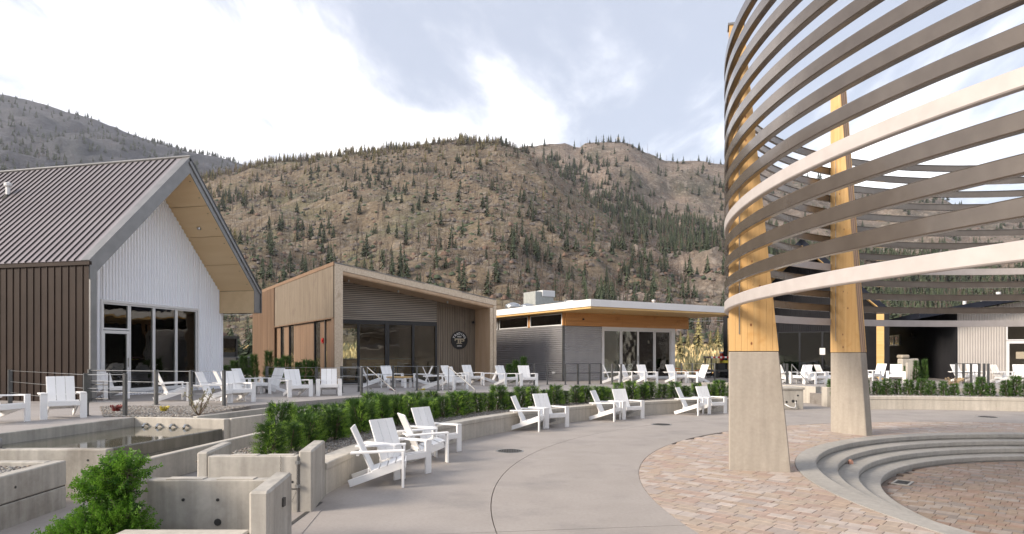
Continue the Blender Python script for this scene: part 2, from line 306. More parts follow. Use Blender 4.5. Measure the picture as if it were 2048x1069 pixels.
def hill(rid, dist, d0, cliff=0.0, amp=9.0, seed=0.0, power=1.0):
    def f(px, t):
        dr = interp(dist, px) if isinstance(dist, list) else dist
        m = (px-CX)/FPX; zr = (HY-interp(rid, px))/FPX*dr+H
        d = d0+(dr-d0)*min(t, 1.0)+max(0, t-1)*dr*.6
        tt = min(t, 1.0)
        z = zr*((1-cliff)*tt**power+cliff*max(0, (tt-.72)/.28)**1.0)
        if t > 1: z = zr*(1-(t-1)*1.3)
        X = m*d
        fade = min(1, tt*6)*(1-.75*max(0, (tt-.85)/.15)) if t <= 1 else .3
        z += amp*fade*(fbm(X*.011+seed, d*.011, seed, 6))+amp*.35*fade*fbm(X*.05, d*.05+seed, 3.0, 4)
        return X, d, max(z, -.5) if t > 0 else -.5
    return f
def land(name, f, x0, x1, nx, nt_, mat, tmax=1.25):
    V = [f(x0+(x1-x0)*i/nx, tmax*j/nt_) for j in range(nt_+1) for i in range(nx+1)]
    F = [(j*(nx+1)+i, j*(nx+1)+i+1, (j+1)*(nx+1)+i+1, (j+1)*(nx+1)+i) for j in range(nt_) for i in range(nx)]
    me = npmesh(name, V, F, mat); me.polygons.foreach_set('use_smooth', [True]*len(me.polygons))
    return tag(link(bpy.data.objects.new(name, me)), kind='structure')
def hillmat(name, ca, cb, cg, cr, s=1.0):
    m = material(name, ca, cb, scale=.030*s, rough=.95, detail=12, bump=2.2, bscale=.16*s, c3=cg, s3=.012*s, f3=.49, contrast=(.38, .62))
    t = m.node_tree; b = t.nodes['Principled BSDF']; src = b.inputs['Base Color'].links[0].from_socket
    c = N(t, 'ShaderNodeTexCoord'); n = N(t, 'ShaderNodeTexNoise'); n.inputs['Scale'].default_value = .14*s; n.inputs['Detail'].default_value = 10; n.inputs['Roughness'].default_value = .72
    t.links.new(c.outputs['Object'], n.inputs[0]); r = N(t, 'ShaderNodeMapRange'); r.inputs[1].default_value = .52; r.inputs[2].default_value = .60; t.links.new(n.outputs['Fac'], r.inputs[0])
    col = mixc(t, mth(t, 'MULTIPLY', r.outputs[0], .75), src, cr)
    n2 = N(t, 'ShaderNodeTexNoise'); n2.inputs['Scale'].default_value = .45*s; n2.inputs['Detail'].default_value = 8; n2.inputs['Roughness'].default_value = .75; t.links.new(c.outputs['Object'], n2.inputs[0])
    r2 = N(t, 'ShaderNodeMapRange'); r2.inputs[1].default_value = .35; r2.inputs[2].default_value = .65; r2.inputs[3].default_value = .50; r2.inputs[4].default_value = 1.5; t.links.new(n2.outputs['Fac'], r2.inputs[0])
    vs = N(t, 'ShaderNodeVectorMath', operation='SCALE'); t.links.new(col, vs.inputs[0]); t.links.new(r2.outputs[0], vs.inputs['Scale']); t.links.new(vs.outputs[0], b.inputs['Base Color'])
    return m
HM1 = hillmat('burnt_hillside', (.112, .084, .052), (.160, .121, .078), (.088, .095, .044), (.195, .165, .13))
HM2 = hillmat('rocky_mountain', (.135, .105, .082), (.20, .155, .12), (.085, .078, .055), (.24, .205, .17))
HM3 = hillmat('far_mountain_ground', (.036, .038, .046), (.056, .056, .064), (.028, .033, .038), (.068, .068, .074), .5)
fF = hill(RF, DF, 150, amp=10, seed=3.1, power=1.12); fB = hill(RB, 880, 170, cliff=.22, amp=16, seed=8.7, power=1.1); fL = hill(RL, 1650, 500, amp=22, seed=1.3, power=1.0)
land('hillside', fF, -2600, 1700, 430, 150, HM1); land('mountain', fB, 600, 5200, 460, 150, HM2); land('far_mountain', fL, -2600, 1100, 260, 90, HM3)

def conifer(seed, kind):
    q = random.Random(seed); b = MB(); h = 1.0
    if kind == 'snag':
        b.tube([(0, 0, 0), (0, 0, 1)], [.012, .003], 4, 1)
        for k in range(22):
            z = .25+.72*q.random(); a = q.random()*6.28; l = (.055+.07*q.random())*(1.15-z); u = .04*(q.random()-.3)
            p = Vector((0, 0, z)); d = Vector((math.cos(a), math.sin(a), 0)); e = p+d*l+Vector((0, 0, u)); sd = Vector((-d.y, d.x, 0))*.006
            b.quadv([p-sd, p+sd+Vector((0, 0, .012)), e], [(0, 1, 2)], 0)
            if q.random() < .75: b.quadv([e-d*l*.6, e+sd*3, e-sd*3+Vector((0, 0, .03))], [(0, 1, 2)], 0)
        return b
    base = .12+.1*q.random(); wmax = .11+.06*q.random(); b.tube([(0, 0, 0), (0, 0, .9)], [.014, .004], 4, 1)
    lay = 13
    for i in range(lay):
        t = i/(lay-1); z = base+(1-base)*t; rr = wmax*(1-t)**.8*(.75+.5*q.random())+.012; n = 7
        for k in range(n):
            a = 6.283*(k+q.random()*.9)/n; l = rr*(.55+.6*q.random()); d = Vector((math.cos(a), math.sin(a), 0)); sd = Vector((-d.y, d.x, 0))*(l*.42)
            top = Vector((0, 0, z+.045)); e = d*l+Vector((0, 0, z-.04-.25*l))
            b.quadv([top, e+sd*.9+Vector((0, 0, .012)), e+d*l*.25, e-sd*.9+Vector((0, 0, -.008))], [(0, 3, 2, 1)], 0)
    return b
def lowshrub(seed):
    q = random.Random(seed); b = MB(); n = 6; ring = []
    for k in range(n):
        a = 6.283*k/n; r_ = .5+.4*q.random(); ring.append((r_*math.cos(a), r_*math.sin(a), .12*q.random()))
    ring2 = [(x*.6+q.gauss(0, .08), y*.6+q.gauss(0, .08), .5+.3*q.random()) for x, y, z in ring]
    b.quadv(ring+ring2+[(0, 0, .8+.2*q.random())], [(k, (k+1) % n, n+(k+1) % n, n+k) for k in range(n)]+[(n+k, n+(k+1) % n, 2*n) for k in range(n)]); return b
PV = {'shrub': [lowshrub(s) for s in range(4)], 'pine': [conifer(s, 'pine') for s in range(5)], 'snag': [conifer(s+20, 'snag') for s in range(4)]}
def spots(f, n, x0, x1, dens, rng, tlo=.03, thi=1.0):
    o = []; tries = 0
    while len(o) < n and tries < n*30:
        tries += 1; px = x0+(x1-x0)*rng.random(); t = tlo+(thi-tlo)*rng.random()
        if rng.random() < dens(px, t):
            x, y, z = f(px, t); o.append((x, y, z, px, t))
    return o
rg = random.Random(11)
def patch(px, t, s): return .5+.9*fbm(px*.006+s, t*5+s, s, 3)
def dens_green(px, t):
    d = .07+.45*max(0, patch(px, t, 4.0)-.5)*(1 if px < 950 else .55)
    if px < 1000: d += .25*max(0, (t-.55)/.45)
    return min(1, max(.02, d))
def dens_burnt(px, t): return min(1, .25+.6*max(0, patch(px, t, 9.0)-.3)+(.35 if t > .8 else 0))
def dens_valley(px, t):                                  # dark wood filling the gully behind the front spur
    c = interp([(1000, .88), (1100, .80), (1250, .62), (1400, .45), (1600, .3), (2100, .2)], px)
    return max(.03, 1-abs(t-c)/.24)
def dens_B(px, t): return .18+.3*max(0, patch(px, t, 2.0)-.4)
G1 = [(s, 'pine') for s in spots(fF, 1500, -150, 1520, dens_green, rg)]
G2 = [(s, 'snag') for s in spots(fF, 7000, 150, 1520, dens_burnt, rg)]
G3 = [(s, 'snag' if rg.random() < .5 else 'pine') for s in spots(fB, 6500, 980, 2150, dens_valley, rg, .05, .93)]
G4 = [(s, 'snag' if rg.random() < .6 else 'pine') for s in spots(fB, 1800, 980, 2300, dens_B, rg, .05, 1.0)]
G1 += [(s, 'pine') for s in spots(fF, 260, 380, 1060, lambda a, b: 1, rg, .955, 1.0)]
G2 += [(s, 'snag') for s in spots(fF, 420, 380, 1060, lambda a, b: 1, rg, .955, 1.0)]
G4 += [(s, 'pine' if rg.random() < .5 else 'snag') for s in spots(fB, 90, 1050, 2200, lambda a, b: 1, rg, .985, 1.0)]
near = [g for g in G1+G3 if g[1] == 'pine' and 420 < g[0][3] < 1470 and g[0][1] < 420]
near.sort(key=lambda g: g[0][1]); near = near[:290]; nid = set(id(g) for g in near)
PM = [b.mesh('pine_tree', [M['pine'], M['snag']]) for b in PV['pine']]
for k, g in enumerate(near):
    x, y, z, px, t = g[0]; h = 5+5.5*rg.random()
    o = inst('pine_tree', PM[k % 5], None, (x, y, z-.3), rg.random()*6.3, (h*1.1, h*1.1, h))
    tag(o, 'dark green pine standing on the burnt hillside', 'pine tree', 'pines on the hillside')
def forest(name, items, mats, hmin, hmax, label, light=None):
    VV = []; FF = []; MI = []; off = 0
    arr = {k: [(np.array(b.v), b.f, b.mi) for b in PV[k]] for k in PV}
    for (x, y, z, px, t), kind in items:
        v, f, mi = arr[kind][rg.randrange(len(arr[kind]))]; h = hmin+(hmax-hmin)*rg.random(); a = rg.random()*6.28; c, s = math.cos(a), math.sin(a)
        wv = v.copy(); wv[:, 0] = (v[:, 0]*c-v[:, 1]*s)*h*1.15; wv[:, 1] = (v[:, 0]*s+v[:, 1]*c)*h*1.15; wv[:, 2] = v[:, 2]*h
        wv += (x, y, z-.4)
        base = 0 if kind == 'pine' else 1
        if kind == 'shrub': base = rg.choice((0, 0, 2, 2, 2, 1)); wv[:, 0:2] = (wv[:, 0:2]-(x, y))*1.0+(x, y)
        if kind == 'pine' and light and light(px, t): base = 3
        VV.append(wv)
        for q, m_ in zip(f, mi):
            q = list(q) if len(q) == 4 else [q[0], q[1], q[2], q[2]]
            if len(q) == 4: FF.append([i+off for i in q]); MI.append(base if m_ == 0 else 2)
        off += len(v)
    F = np.array(FF, np.int32); deg = F[:, 2] == F[:, 3]
    V = np.vstack(VV); MI = np.array(MI)
    tri = np.vstack([F[:, [0, 1, 2]], F[~deg][:, [0, 2, 3]]]); mi = np.concatenate([MI, MI[~deg]])
    me = npmesh(name, V, tri, mats, mi); return tag(link(bpy.data.objects.new(name, me)), label, 'forest', kind='stuff')
FM = [M['pine'], M['burnt'], M['snag'], M['pine_yellow_sunlit']]
forest('hillside_forest', [g for g in G1+G2 if id(g) not in nid], FM, 3.5, 9.5, 'scattered green pines and scorched brown trees on the near hillside', light=lambda px, t: (t > .80 and px < 1000 and rg.random() < .85) or rg.random() < .07)  # upper left pines take the gold colour that imitates ridge sun
forest('mountain_forest', [g for g in G3+G4 if id(g) not in nid], FM, 6, 13, 'dark conifers filling the gully of the rocky mountain')
G5 = [(s, 'pine' if rg.random() < .6 else 'snag') for s in spots(fL, 2400, -260, 620, lambda a, b: .3+.7*max(0, patch(a, b, 6.)), rg, .15, 1.0)]
G5 += [(s, 'pine' if rg.random() < .6 else 'snag') for s in spots(fL, 200, 300, 620, lambda a, b: 1, rg, .985, 1.0)]
forest('far_mountain_forest', G5, FM, 9, 16, 'thin distant trees on the grey mountain at left')
SH = [(s, 'shrub') for s in spots(fF, 9000, -100, 1500, lambda a, b: .15+max(0, patch(a, b, 12.)), rg, .02, 1.0)]+[(s, 'shrub') for s in spots(fB, 5000, 1000, 2150, lambda a, b: .3, rg, .05, 1.0)]
forest('hillside_scrub', SH, FM, .6, 1.9, 'low brown and green scrub dotted over the slopes')
# white board on the summit
x, y, z = fB(1237, 1.0)
b = MB(); b.box(-2.6, -.15, 3.0, 2.6, .15, 7.4).box(-2.2, -.1, -1, -1.9, .1, 3).box(1.9, -.1, -1, 2.2, .1, 3)
o = b.build('summit_panel', M['white']); o.location = (x, y, z-1.2); tag(o, 'small pale panel on posts on the rocky summit', 'panel')

# dry bank with brush behind the buildings; its gold colours carry painted sunlight
def bankz(x, y): return max(-.2, 2.6*max(0, min(1, (y-62)/38))+.5*fbm(x*.1, y*.1, 2, 3)) + (.0 if y < 62 else .3)
V = [(-60+150*i/100, 56+74*j/40, bankz(-60+150*i/100, 56+74*j/40)) for j in range(41) for i in range(101)]
F = [(j*101+i, j*101+i+1, (j+1)*101+i+1, (j+1)*101+i) for j in range(40) for i in range(100)]
me = npmesh('grass_bank', V, F, material('sunlit_dry_bank', (.42, .32, .17), (.56, .45, .25), scale=.8, rough=.95, bump=.05, bscale=5, c3=(.24, .22, .12), s3=.3, f3=.55))
tag(link(bpy.data.objects.new('grass_bank', me)), kind='structure')
V = []; F = []; MI = []
for k in range(26000):
    y = 60+62*rg.random(); x = (-60+130*rg.random()); z = bankz(x, y); h = .35+.6*rg.random(); green = (y < 74 and rg.random() < .8) or fbm(x*.15, y*.15, 5, 2) > .15
    a = rg.random()*6.28; l = .12+.25*rg.random(); d = Vector((math.cos(a), math.sin(a), 0)); n = len(V)
    p = Vector((x, y, z-.05)); V += [tuple(p-d*l), tuple(p+d*l), tuple(p+Vector((l*.6*(rg.random()-.5), 0, h*(1.6 if green and rg.random() < .2 else 1))))]; F.append((n, n+1, n+2)); MI.append(1 if green else 0)
me = npmesh('bank_brush', V, F, [M['drygrass'], M['sage']], MI); tag(link(bpy.data.objects.new('bank_brush', me)), 'sunlit golden dry grass and grey green brush on the bank', 'brush', kind='stuff')
TH = [conifer(60+s, 'pine').mesh('bank_tree', [M['pine_yellow_sunlit'], M['snag']]) for s in range(3)]
for i, (px, Y, h, lb) in enumerate(((1397, 92, 5.2, 'tallest yellow green tree on the golden bank'), (1376, 92, 3.2, 'small yellow green tree left of the tall one on the bank'), (1421, 95, 3.4, 'small tree right of the tall one on the golden bank'), (1436, 92, 3.8, 'rightmost small tree on the golden bank beside the black house'), (1361, 78, 3.6, 'dark bushy tree beside the glass corner of the white roofed building'))):
    x = (px-CX)/FPX*Y; o = inst('bank_tree', TH[i % 3], None, (x, Y, bankz(x, Y)-.2), i*1.3, (h*1.3, h*1.3, h)); tag(o, lb, 'tree')
b = MB(); TCOL = (('darker', 462, 56, 8), ('a', 476, 60, 7), ('b', 500, 56, 7.5))
for i, (nm, px, Y, h) in enumerate(TCOL):
    x = (px-CX)/FPX*Y*1.25; o = inst('conifer_tree', PM[i], None, (x, Y*1.25, -.2), i, (h*1.5, h*1.5, h*.62)); tag(o, ('leafy dark tree behind the machine nearest the white gable', 'green tree directly behind the machine cab', 'green tree between the machine and the wooden building')[i], 'tree')

# ---------------- ground, plaza, sunken steps ----------------
CC = Vector((12.0, 8.7, 0)); CW = Vector((12.43, 8.08, 0))
def revolve(prof, c, a0=0, a1=360, n=200, z=0):
    b = MB(); full = abs(a1-a0) >= 360; m = len(prof); n1 = n if full else n+1
    for i in range(n1):
        a = R(a0+(a1-a0)*i/n); ca, sa = math.cos(a), math.sin(a)
        for r, zz in prof: b.v.append((c[0]+r*ca, c[1]+r*sa, zz+z))
    for i in range(n):
        j = (i+1) % n1
        for k in range(m):
            k2 = (k+1) % m; b.f.append([i*m+k, j*m+k, j*m+k2, i*m+k2]); b.mi.append(0)
    if not full:
        b.f.append(list(range(m))); b.mi.append(0); b.f.append([n*m+k for k in range(m)][::-1]); b.mi.append(0)
    return b
b = revolve([(14.9, -.03), (3000, -.03), (3000, -.5), (14.9, -.5)], CW, n=96)
tag(b.build('ground', M['earth'], fix=True), kind='structure')
b = revolve([(7.3, -.035), (15.6, -.035), (15.6, -.3), (7.3, -.3)], CW*0+CC, n=128); pl = b.build('plaza', M['joint'], fix=True); tag(pl, kind='structure')
def slab(r0, r1, a0, a1, c0=CC, c1=CC, n=60):
    b = MB()
    for i in range(n+1):
        a = R(a0+(a1-a0)*i/n); d = Vector((math.cos(a), math.sin(a), 0))
        # outer edge follows the bench circle when c1 differs
        p0 = c0+d*r0
        if c1 is CC: p1 = c0+d*r1
        else:
            q = c0-c1; bb = q.dot(d); p1 = c0+d*(-bb+math.sqrt(bb*bb-(q.length_squared-r1*r1)))
        for p in (p0, p1):
            for z in (0, -.034): b.v.append((p.x, p.y, z))
    for i in range(n):
        k = i*4; b.f += [[k, k+2, k+6, k+4], [k, k+4, k+5, k+1], [k+2, k+3, k+7, k+6]]; b.mi += [0]*3
    b.f += [[0, 1, 3, 2], [n*4, n*4+2, n*4+3, n*4+1]]; b.mi += [0]*2
    return b
g0 = .035
for a0, a1 in ((7.5, 97.5), (97.5, 187.5), (187.5, 277.5), (277.5, 367.5)):
    slab(10.10, 12.272, a0+g0, a1-g0).build('concrete_slab', M['plaza'], pl, fix=True)
    slab(12.284, 15.10, a0+g0, a1-g0, CC, CW).build('concrete_slab', M['plaza'], pl, fix=True)
# sunken steps
ss = empty('sunken_steps', (0, 0, 0), kind='structure')
RS = [7.49, 7.14, 6.79, 6.45, 6.10]
for i in range(4):
    z = .004-.125*i; ro, ri = RS[i], RS[i+1]
    prof = [(ro+(.05 if i else 0), z-.6), (ro+(.05 if i else 0), z), (ri+.018, z), (ri+.004, z-.006), (ri, z-.02), (ri, z-.088), (ri+.03, z-.094), (ri+.03, z-.6)]
    revolve(prof, CC, n=240).build('step', M['step'], ss, fix=True)
fl = revolve([(.01, -.53), (6.13, -.53), (6.13, -.7), (.01, -.7)], CC, n=96).build('sunken_floor', M['joint'], fix=True); tag(fl, kind='structure')
# pavers
TH_ = R(42); e1 = Vector((math.sin(TH_), math.cos(TH_), 0)); e2 = Vector((math.cos(TH_), -math.sin(TH_), 0))
def pavers(c, rin, rout, z, mats, parent, label):
    q = random.Random(5); cells = []
    u = -rout
    while u < rout:
        wd = q.choice((.155, .155, .235)); v = -rout+q.random()*.3
        while v < rout:
            l = q.choice((.155, .235, .235, .31)); cells.append((u, u+wd, v, v+l)); v += l
        u += wd
    gap = .0028; rect = []; odd = []
    for u0, u1, v0, v1 in cells:
        cu, cv = (u0+u1)/2, (v0+v1)/2; rc = math.hypot(cu, cv); hd = math.hypot(u1-u0, v1-v0)/2
        if rc-hd > rout or rc+hd < rin: continue
        P = c+e1*cu+e2*cv
        if P.y < .3: continue
        if P.y < abs(P.x)*1.0+.0 and P.x > P.y*.98+1.2: continue      # far outside the view to the right
        poly = [(u0+gap, v0+gap), (u1-gap, v0+gap), (u1-gap, v1-gap), (u0+gap, v1-gap)]
        def clip(poly, nx, ny, d):
            o = []
            for i in range(len(poly)):
                a, b_ = poly[i], poly[(i+1) % len(poly)]; da = a[0]*nx+a[1]*ny-d; db = b_[0]*nx+b_[1]*ny-d
                if da <= 0: o.append(a)
                if da*db < 0:
                    t = da/(da-db); o.append((a[0]+(b_[0]-a[0])*t, a[1]+(b_[1]-a[1])*t))
            return o
        n = (cu/rc, cv/rc) if rc > .01 else (1, 0); full = True
        if rc+hd > rout-gap: poly = clip(poly, n[0], n[1], rout-gap); full = False
        if rc-hd < rin+gap: poly = clip(poly, -n[0], -n[1], -(rin+gap)); full = False
        if len(poly) < 3: continue
        dz = q.gauss(0, .0011)
        (rect if full and len(poly) == 4 else odd).append((P, poly, cu, cv, round(u1-u0, 3), round(v1-v0, 3), q.randrange(6) if q.random() < .8 else q.choice((1, 3)), dz))
    def one(poly, top, t=.05, ch=.004):
        b = MB(); cx_ = sum(p[0] for p in poly)/len(poly); cy_ = sum(p[1] for p in poly)/len(poly); n = len(poly)
        vs = []
        for zz, s in ((top-t, 0), (top-ch*.7, 0), (top, ch)):
            for p in poly:
                d = Vector((p[0]-cx_, p[1]-cy_)); L = d.length or 1; f = max(0, 1-s*1.3/L); X = c_(cx_+d.x*f, cy_+d.y*f); vs.append((X[0], X[1], zz))
        fs = [[2*n+i for i in range(n)]]
        for k in (0, 1): fs += [[k*n+i, k*n+(i+1) % n, (k+1)*n+(i+1) % n, (k+1)*n+i] for i in range(n)]
        return vs, fs
    rect.sort(key=lambda r: r[0].length); cache = {}
    ang = math.atan2(e1.y, e1.x)
    vis = [r for r in rect if abs(r[0].x) < r[0].y*.82 and (z < -.1 or True)]
    ids = set()
    for r in vis[:300]:
        ids.add(id(r)); P, poly, cu, cv, a, l, mi, dz = r; key = (a, l, mi)
        if key not in cache:
            c_ = lambda x, y: (x, y)
            hp = [(-a/2+gap, -l/2+gap), (a/2-gap, -l/2+gap), (a/2-gap, l/2-gap), (-a/2+gap, l/2-gap)]
            vs, fs = one(hp, 0); cache[key] = MB().quadv(vs, fs).mesh('paver', mats[mi])
        inst('paver', cache[key], parent, (P.x, P.y, z+dz), ang)
    b = MB()
    c_ = lambda x, y: tuple((c+e1*x+e2*y)[:2])
    for r in rect+odd:
        if id(r) in ids: continue
        vs, fs = one(r[1], z+r[7]); b.quadv(vs, fs, r[6])
    o = b.build('paving_field', mats, parent, fix=False); tag(o, kind='stuff')
    bm = bmesh.new(); bm.from_mesh(o.data); bmesh.ops.recalc_face_normals(bm, faces=bm.faces); bm.to_mesh(o.data); bm.free()
pb = revolve([(7.45, -.030), (10.12, -.030), (10.12, -.033), (7.45, -.033)], CC, n=96).build('brick_paving', M['joint'], fix=True); tag(pb, kind='structure')
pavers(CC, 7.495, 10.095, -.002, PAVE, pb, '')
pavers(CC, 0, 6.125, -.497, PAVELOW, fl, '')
# gaps in the plaza and sunken floor
def cover(P, r, label):
    t = empty('manhole_cover', P, label=label, cat='manhole cover', group='round iron covers set in the plaza')
    revolve([(r, 0.004), (r+.03, .004), (r+.03, -.01), (r, -.01)], (0, 0), n=40).build('rim', M['steel'], t, fix=True)
    b = revolve([(.001, .006), (r-.004, .006), (r-.004, -.01), (.001, -.01)], (0, 0), n=40)
    for i in range(-4, 5):
        for j in range(-4, 5):
            if math.hypot(i, j) < 4.2: b.box(i*r/5-.018, j*r/5-.006, .006, i*r/5+.018, j*r/5+.006, .010)
    b.build('plate', M['rust'], t)
cover(G(1020, 902.5), .25, 'round iron cover in the concrete nearest the camera')
cover(G(1323, 849.5), .25, 'round iron cover between the second and third pairs of chairs')
cover(G(1975, 834.5), .26, 'round iron cover at right near the far bench wall')
t = empty('floor_drain', (0, 0, 0), label='rectangular drain grate in the sunken brick floor', cat='drain')
gp = G(1805, 966, -.49); t.location = gp; t.rotation_euler = (0, 0, R(48))
b = MB(); [b.box(*v) for v in ((-.24, -.15, -.01, .24, -.11, .012), (-.24, .11, -.01, .24, .15, .012), (-.24, -.11, -.01, -.2, .11, .012), (.2, -.11, -.01, .24, .11, .012))]; b.build('rim', M['step'], t)
b = MB(); [b.box(-.2, -.11+i*.022, -.01, .2, -.098+i*.022, .008) for i in range(10)]; b.build('grate', M['rust'], t)
b = MB(); b.box(-.04, -.03, 0, .04, .03, .07); b.tube([(0, 0, .07), (0, 0, .09)], .03, 8); o = b.build('step_light', material('copper_fitting', (.45, .25, .19), rough=.5)); o.location = G(1701, 928.5, -.246); tag(o, 'small copper coloured fitting standing on the second step', 'fitting')
t = empty('vent_grille', CC+Vector((math.cos(R(164)), math.sin(R(164)), 0))*6.095+Vector((0, 0, -.455)), R(164), label='dark slotted vent in the lowest riser of the sunken steps', cat='vent')
b = MB(); b.box(-.02, -.34, -.035, .006, .34, .035); b.build('opening', M['ringdark'], t); b = MB(); [b.box(-.025, -.30+i*.1, -.035, -.02, -.28+i*.1, .035) for i in range(7)]; b.build('louvre', M['rust'], t)

# unseen hills added round the back and flanks to darken reflections near the horizon
b = MB(); n = 72; rr_ = [(700, 0), (950, 50), (1300, 110), (1800, 160), (2400, 140)]
V = []; F = []
for i in range(n+1):
    a = R(66)+(R(294)-R(66))*i/n; ed = min(1, min(i, n-i)/5)
    for r_, z_ in rr_: V.append((r_*math.sin(a), r_*math.cos(a), z_*(.75+.5*fbm(math.sin(a)*2+4, math.cos(a)*2, r_*.002, 4))-1.0))
for i in range(n):
    for j in range(4): k = i*5+j; F.append((k, k+1, k+6, k+5))
me = npmesh('unseen_back_hills', V, F, HM2); me.polygons.foreach_set('use_smooth', [True]*len(me.polygons)); tag(link(bpy.data.objects.new('unseen_back_hills', me)), kind='structure')
# ---------------- bench walls, terrace, basin ----------------
ZT = .60
def arcpt(c, r, a): return Vector((c.x+r*math.cos(R(a)), c.y+r*math.sin(R(a)), 0))
def bench(a0, a1, label, z=.44):
    t = empty('bench_wall', (0, 0, 0), label=label, cat='bench wall')
    seg = 3.75; k = 0; n = max(1, round((a1-a0)/seg)); 
    for i in range(n):
        b0, b1 = a0+(a1-a0)*i/n+.012, a0+(a1-a0)*(i+1)/n-.012
        revolve([(15.05, -.1), (15.05, .345), (15.36, .345), (15.36, -.1)], CW, b0, b1, 8).build('wall_panel', M['bench'], t, fix=True)
    revolve([(15.035, .353), (15.035, z-.012), (15.05, z), (15.36, z), (15.36, .353)], CW, a0, a1, 90).build('coping', M['bench'], t, fix=True)
    revolve([(15.06, .345), (15.06, .353), (15.3, .353), (15.3, .345)], CW, a0, a1, 90).build('joint_line', M['ringdark'], t, fix=True)
    return t
bench(102.5, 176.6, 'long curved concrete bench wall below the cedar hedge with white chairs against it')
bench(58, 91.5, 'curved concrete bench wall beyond the second timber pillar', .46)
def tri_fan(name, poly, z, mat, kind='structure', depth=.3, parent=None):
    b = MB(); b.prism(poly, z-depth, z); o = b.build(name, mat, parent, fix=True)
    if kind: tag(o, kind=kind)
    return o
def arc(c, r, a0, a1, n=30): return [tuple(arcpt(c, r, a0+(a1-a0)*i/n)[:2]) for i in range(n+1)]
# gravel planting strips behind the bench walls
tri_fan('planting_gravel', arc(CW, 15.3, 176.4, 98, 50)+arc(CW, 19.2, 98, 124, 20)[0:]+[(-3.85, 22.2), (-6.9, 16.95), (-5.6, 15.0), (-4.3, 12.6), (-3.93, 10.5), (-3.80, 9.0)], .42, M['gravel'], depth=.5)
tri_fan('planting_gravel', arc(CW, 15.3, 91.5, 50, 40)+arc(CW, 19.2, 50, 91.5, 30), .43, M['gravel'], depth=.5)
# terrace slabs: one sheet per pour, joints between
TE = arc(CW, 19.0, 121, 98, 24)
tri_fan('terrace', [(-45, 9), (-9.33, 9), (-8.25, 14.04), (-6.95, 13.72), (-6.9, 16.3), (-10.4, 16.3), (-10.6, 16.9), (-7.15, 16.9), (-3.96, 22.3)]+TE+[(8.8, 27.5), (9.4, 34), (26, 46), (-45, 46)], ZT, M['deck'], depth=.9)
tri_fan('terrace', [(12.3, 46)]+[(12.3, 29.5)]+arc(CW, 19.0, 90, 50, 24)+[(40, 22), (40, 46)], ZT+.0, M['deck'], depth=.9)
# passage between the two terraces
tri_fan('passage_floor', [(8.0, 22.5), (12.4, 22.8), (12.4, 33), (8.7, 33)], .004, M['plaza'], depth=.05)
b = MB(); b.prism([(9.75, 29.4), (12.1, 25.7), (12.35, 25.85), (10.1, 29.7)], -.1, .68); b.prism([(8.7, 29.4), (10.1, 29.4), (10.1, 29.7), (8.7, 29.7)], -.1, .68)
tag(b.build('retaining_wall', M['bench'], fix=True), 'pale concrete wall closing the passage behind the drain box', 'wall')
b = MB(); b.box(11.75, 24.1, -.1, 12.35, 24.5, .74); tag(b.build('wall_pier', M['bench'], bevel=.02), 'short concrete pier beside the second timber pillar', 'pier')
# concrete box with pipe
t = empty('concrete_box', (9.95, 22.95, 0), 0, label='stained concrete box with holes and a white pipe beside the first pillar', cat='concrete box')
b = MB(); b.box(-.46, 0, 0, .42, .8, .70); b.build('body', M['wall'], t, bevel=.015); b = MB(); b.box(-.5, -.04, .705, .46, .84, .79); b.build('lid', M['wall'], t, bevel=.015)
b = MB(); b.tube([(-.25, -.012, .2), (-.12, -.1, .1), (.05, -.12, .06), (.12, -.06, .12), (.12, -.01, .28)], .022, 8); b.build('pipe', M['white'], t, smooth=True)
for x, z, r in ((.05, .30, .055), (-.18, .27, .04), (.16, .30, .03), (.22, .50, .035)):
    b = MB(); b.tube([(x, -.006, z), (x, .01, z)], r, 10); b.build('hole', M['ringdark'], t)

# gravel beds on the terrace
tri_fan('gravel_bed', [(-10.4, 16.3), (-9.2, 14.5), (-7.02, 13.95), (-6.85, 16.9), (-10.6, 16.9)], .605, M['gravel'], depth=.2)
def wall(name, pts, wd, z0, z1, mat, label, cat='concrete wall', bev=.012, groove=None, ties=None):
    t = empty(name, (pts[0][0], pts[0][1], 0), label=label, cat=cat); o = Vector((pts[0][0], pts[0][1], 0))
    for k, (a, b_) in enumerate(zip(pts, pts[1:])):
        A = Vector((*a, 0))-o; B = Vector((*b_, 0))-o; L = (B-A).length; an = math.atan2(B.y-A.y, B.x-A.x)
        m = Matrix.Translation(A) @ Matrix.Rotation(an, 4, 'Z')
        b = MB()
        e0 = 0 if k == 0 else wd/2+.002
        b.box(e0, -wd/2, z0, L, wd/2, (groove-.006) if groove else z1, M=m)
        ob = b.build('wall_panel', mat, t, bevel=bev)
        if groove: 
            b = MB(); b.box(e0, -wd/2, groove+.006, L, wd/2, z1, M=m); b.build('wall_panel', mat, t, bevel=bev)
            b = MB(); b.box(e0+.01, -wd/2+.012, groove-.02, L-.01, wd/2-.012, groove+.02, M=m); b.build('groove', M['ringdark'], t)
        if ties:
            for s, zz, side in ties:
                if s < L:
                    p = m @ Vector((s, side*wd/2, zz)); q = m @ Vector((s, side*(wd/2+.003), zz)); bb = MB(); bb.tube([p, q], .016, 8); bb.build('tie_hole', M['ringdark'], t)
    return t
tri_fan('basin_floor', [(-30, 3), (-1.9, 3), (-2.4, 8.2), (-3.85, 9.2), (-4.2, 12.7), (-5.6, 15.2), (-6.95, 16.4), (-9.4, 14.2), (-30, 9)], .006, M['plaza'], depth=.05)
